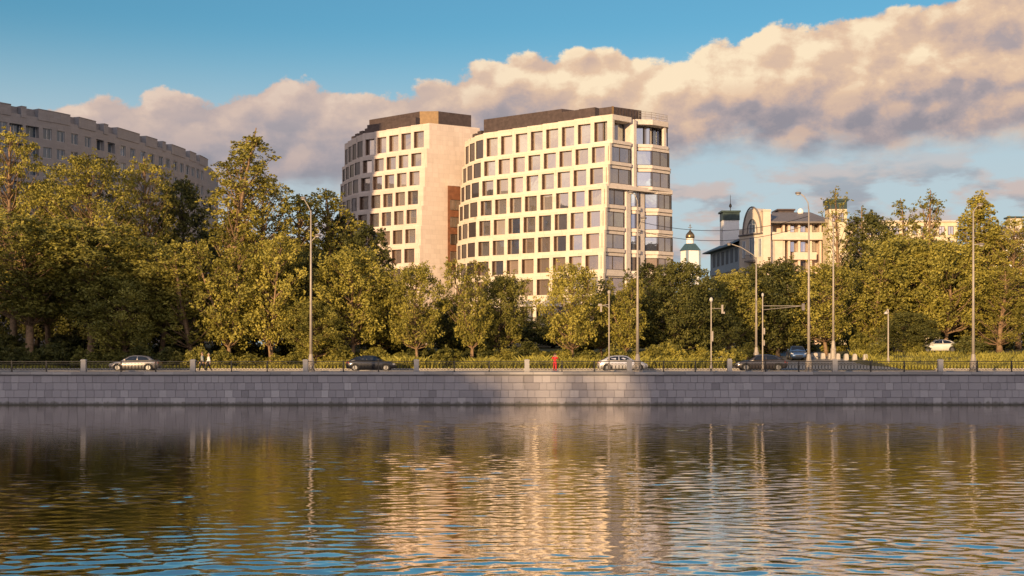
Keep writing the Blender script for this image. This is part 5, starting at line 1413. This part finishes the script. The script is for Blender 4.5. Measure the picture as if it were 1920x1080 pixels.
    for nm in 'lr':
        a, t_ = J['an' + nm], J['toe' + nm]
        skin_mesh('shoe', {'h': (a[0] - .05, a[1], a[2] - .04, .042), 'm': (a[0] + .03, a[1], a[2] - .035, .048), 't': (t_[0] + .03, t_[1], t_[2] + .005, .036)}, [('h', 'm'), ('m', 't')], 'm', shoe, root)
    skin_mesh('hair', {'b': (-.035, 0, 1.60, .065), 'a': (-.015, 0, 1.69, .095), 'c': (.045, 0, 1.735, .06)}, [('b', 'a'), ('a', 'c')], 'a', hair, root)
    for sd in (1, -1):
        mb = MB(); mb.lathe((.015, sd * .1, 1.60), [(.008, 0), (.02, .015), (.022, .04), (.01, .06)], 8); e = mb.build('ear', skin, None, smooth=True); e.parent = root
        mb = MB(); mb.lathe((.112, sd * .032, 1.655), [(.004, -.01), (.012, 0), (.004, .01)], 8); e = mb.build('eye', M['tyre'], None); e.parent = root
    return root
def people():
    person('person in a grey green jacket walking left, the farther left of two walkers', (PX(379.5, 112), 112, 2.505), math.pi, 1.80, (.22, .24, .23), (.03, .03, .035), (.10, .07, .05), .24)
    person('person in a white top and dark trousers walking beside a grey jacketed walker', (PX(391.5, 111.4), 111.4, 2.505), math.pi + .25, 1.70, (.62, .60, .58), (.02, .02, .028), (.30, .24, .16), .22)
    person('person in a red tracksuit jogging toward the river behind the railing', (PX(1040.5, 113), 113, 2.505), -math.pi / 2, 1.62, (.62, .03, .04), (.60, .03, .04), (.08, .04, .025), .22, 'up')

# ------------------------------------------------------------------ sky, sun, camera
def sky():
    w = bpy.data.worlds.new('World'); bpy.context.scene.world = w; w.use_nodes = True
    nt = NT(w.node_tree); bg = nt.n['Background']
    S = .12
    st = nt.n.new('ShaderNodeTexSky'); st.sky_type = 'NISHITA'; st.sun_disc = False
    st.sun_elevation = SUN_EL; st.sun_rotation = math.pi + SUN_AZ; st.altitude = 150; st.air_density = 1.0; st.dust_density = .6; st.ozone_density = 2.0
    D = nt.new('ShaderNodeTexCoord').outputs['Generated']
    sp = nt.new('ShaderNodeSeparateXYZ', {0: D}); x, y, z = sp.outputs[:3]
    az = nt.m('ARCTAN2', x, y); el = nt.m('ARCSINE', z)
    fac = nt.m('ADD', az, .5, clamp=True)
    def curve(pts, scale=.35):
        n = nt.n.new('ShaderNodeFloatCurve'); c = n.mapping.curves[0]
        P = [(max(0, min(1, math.atan((px - 960) / F) + .5)), max(0, min(1, math.atan((HY - py) / F * math.cos(math.atan((px - 960) / F))) / scale))) for px, py in pts]
        c.points[0].location = P[0]; c.points[1].location = P[-1]
        for p in P[1:-1]: c.points.new(*p)
        for p in c.points: p.handle_type = 'AUTO'
        n.mapping.update(); nt.put(n.inputs['Value'], fac)
        return nt.m('MULTIPLY', n.outputs[0], scale)
    aaz = nt.m('ABSOLUTE', az)
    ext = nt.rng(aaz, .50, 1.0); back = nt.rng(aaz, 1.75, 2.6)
    top = curve([(-240, 205), (0, 200), (120, 186), (200, 176), (300, 168), (420, 170), (490, 160), (520, 140), (560, 134), (600, 146), (630, 164), (700, 166), (760, 168), (800, 150), (860, 136), (920, 112), (970, 98), (1050, 92), (1180, 92), (1280, 90), (1330, 68), (1400, 58), (1450, 40), (1530, 42), (1600, 14), (1660, 4), (1740, 6), (1800, -16), (1920, -40), (2160, -60)])
    bot = curve([(-240, 420), (0, 420), (300, 400), (420, 380), (520, 350), (600, 345), (680, 350), (800, 330), (1000, 320), (1150, 300), (1260, 285), (1350, 270), (1420, 276), (1500, 288), (1620, 288), (1720, 280), (1820, 268), (1920, 248), (2160, 240)])
    top = nt.m('ADD', top, nt.m('MULTIPLY', ext, .5)); bot = nt.m('SUBTRACT', bot, nt.m('MULTIPLY', ext, .3))
    P = nt.vm('MULTIPLY', D, (1.0, 1.0, 1.35))
    def puff(v):
        a = nt.noise(v, 11.0, 12, .56); b = nt.noise(v, 34.0, 12, .66)
        vo = nt.new('ShaderNodeTexVoronoi', {'Vector': nt.vm('ADD', v, nt.vm('MULTIPLY', nt.new('ShaderNodeTexNoise', {'Vector': v, 'Scale': 40.0, 'Detail': 4.0}).outputs[1], (.02, .02, .02))), 'Scale': 30.0, 'Smoothness': .35}, feature='SMOOTH_F1').outputs[0]
        return nt.m('ADD', nt.m('ADD', nt.m('MULTIPLY', a, .6), nt.m('MULTIPLY', b, .35)), nt.m('MULTIPLY', nt.m('SUBTRACT', .55, vo), .38))
    p0 = puff(P); p1 = puff(nt.vm('ADD', P, (-.007, 0, .010)))
    e = nt.m('MULTIPLY', nt.m('ADD', nt.m('SUBTRACT', p0, .56), nt.m('MULTIPLY', nt.m('SUBTRACT', nt.noise(P, 95.0, 8, .65), .5), .28)), .045)
    dt = nt.m('SUBTRACT', nt.m('ADD', top, e), el)
    big = nt.noise(nt.vm('MULTIPLY', D, (1, 1, 2.4)), 7.0, 8, .55)
    det = nt.noise(nt.vm('MULTIPLY', D, (1, 1, 2.0)), 26.0, 8, .6)
    e2 = nt.m('ADD', nt.m('MULTIPLY', nt.m('SUBTRACT', big, .5), .04), nt.m('MULTIPLY', nt.m('SUBTRACT', det, .5), .03))
    db = nt.m('SUBTRACT', el, nt.m('ADD', bot, e2))
    mt = nt.rng(dt, -.001, .004); mbm = nt.rng(db, -.014, .016)
    mask = nt.m('MULTIPLY', mt, mbm)
    lit = nt.m('ADD', nt.m('MULTIPLY', nt.m('SUBTRACT', p0, p1), 5.0), .5, clamp=True)
    rim = nt.rng(dt, 0, .055, 1.0, 0.0)
    low = nt.rng(db, 0, .075, 0.0, 1.0)
    warm = nt.m('MAXIMUM', nt.rng(az, -.16, .06, .18, 1.0), nt.m('MULTIPLY', ext, .8))
    bank = nt.noise(nt.vm('MULTIPLY', D, (1, 1, 3.2)), 5.2, 9, .55, dist=.3)
    bk = nt.rng(bank, .38, .62, 0.0, 1.0)
    tone = nt.m('ADD', nt.m('ADD', nt.m('MULTIPLY', lit, .36), nt.m('MULTIPLY', rim, .24)), nt.m('ADD', nt.m('MULTIPLY', bk, .26), nt.m('MULTIPLY', low, .26)))
    tone = nt.m('MULTIPLY', tone, nt.m('ADD', .74, nt.m('MULTIPLY', warm, .26)))
    k = CLOUD
    def cc(r, g, b): return (r * k, g * k, b * k)
    ccol = nt.ramp(tone, [(.14, cc(.30, .275, .31)), (.34, cc(.44, .36, .36)), (.50, cc(.62, .445, .36)), (.70, cc(.80, .56, .385)), (.90, cc(1.0, .80, .55))])
    ccol = nt.mix(nt.m('MULTIPLY', nt.m('SUBTRACT', 1, warm), .75), ccol, nt.ramp(tone, [(.12, cc(.30, .30, .345)), (.40, cc(.42, .375, .40)), (.62, cc(.53, .445, .445)), (.85, cc(.70, .55, .50))]))
    sky_c = nt.mix(1.0, st.outputs[0], nt.mix(nt.rng(el, .32, .75), SKYTINT, (1.15, 1.3, 1.35)), 'MULTIPLY')  # upper sky out of view made brighter to lift the ambient light
    # pale lower sky and small mauve clouds near the horizon
    pale = nt.rng(el, .12, .25, 1.0, 0.0)
    sky_c = nt.mix(nt.m('MULTIPLY', pale, .88), sky_c, cc(.52, .60, .65))
    sm1 = nt.noise(nt.vm('MULTIPLY', D, (1, 1, 3.0)), 15.0, 9, .55)
    sm_mask = nt.m('MULTIPLY', nt.rng(sm1, .44, .57), nt.rng(el, .165, .11, 0, 1.0))
    smc = nt.mix(nt.rng(nt.noise(nt.vm('ADD', nt.vm('MULTIPLY', D, (1, 1, 3.0)), (-.01, 0, .03)), 15.0, 9, .55), .46, .60), cc(.62, .47, .42), cc(.33, .34, .385))
    sky_c = nt.mix(nt.m('MULTIPLY', sm_mask, .8), sky_c, smc)
    ccol = nt.mix(1.0, ccol, nt.new('ShaderNodeCombineColor', {0: nt.m('ADD', 1, nt.m('MULTIPLY', back, .95)), 1: nt.m('ADD', 1, nt.m('MULTIPLY', back, 1.35)), 2: nt.m('ADD', 1, nt.m('MULTIPLY', back, 2.0))}).outputs[0], 'MULTIPLY')  # clouds behind the camera brightened and cooled to lift the shade
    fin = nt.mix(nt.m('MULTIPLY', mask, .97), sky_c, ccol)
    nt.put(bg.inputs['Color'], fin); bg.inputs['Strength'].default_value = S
    w.cycles.sampling_method = 'MANUAL'; w.cycles.sample_map_resolution = 512
    L = bpy.data.lights.new('sun', 'SUN'); L.energy = SUN_E; L.angle = rad(.6); L.color = (1.0, .67, .345)
    o = bpy.data.objects.new('sun', L); C.objects.link(o)
    v = Vector((-math.sin(SUN_AZ) * math.cos(SUN_EL), -math.cos(SUN_AZ) * math.cos(SUN_EL), math.sin(SUN_EL)))
    o.rotation_euler = v.to_track_quat('Z', 'Y').to_euler(); o.location = v * 300
def camera():
    c = bpy.data.cameras.new('camera'); o = bpy.data.objects.new('camera', c); C.objects.link(o)
    o.location = (0, 0, CZ); o.rotation_euler = (rad(90), 0, 0)
    c.sensor_width = 36; c.lens = 36 * F / 1920; c.shift_y = (HY - 540) / 1920; c.clip_end = 9000; c.clip_start = .5
    sc = bpy.context.scene; sc.camera = o
    sc.view_settings.view_transform = 'Standard'; sc.view_settings.look = 'None'; sc.view_settings.exposure = EXPO; sc.view_settings.gamma = 1
    sc.cycles.max_bounces = 6; sc.cycles.transparent_max_bounces = 4; sc.cycles.use_denoising = True

EXPO = .52; CLOUD = 1 / (.12 * 2 ** EXPO); WAVE = .029; SKYTINT = (.40, .715, .765); SUN_E = 5.0
sky(); camera(); setting(); river_wall(); railing(); vegetation(); office_right(); office_left(); brick_block(); mansion(); church(); site_fence(); near_bank(); poles(); cars(); people()
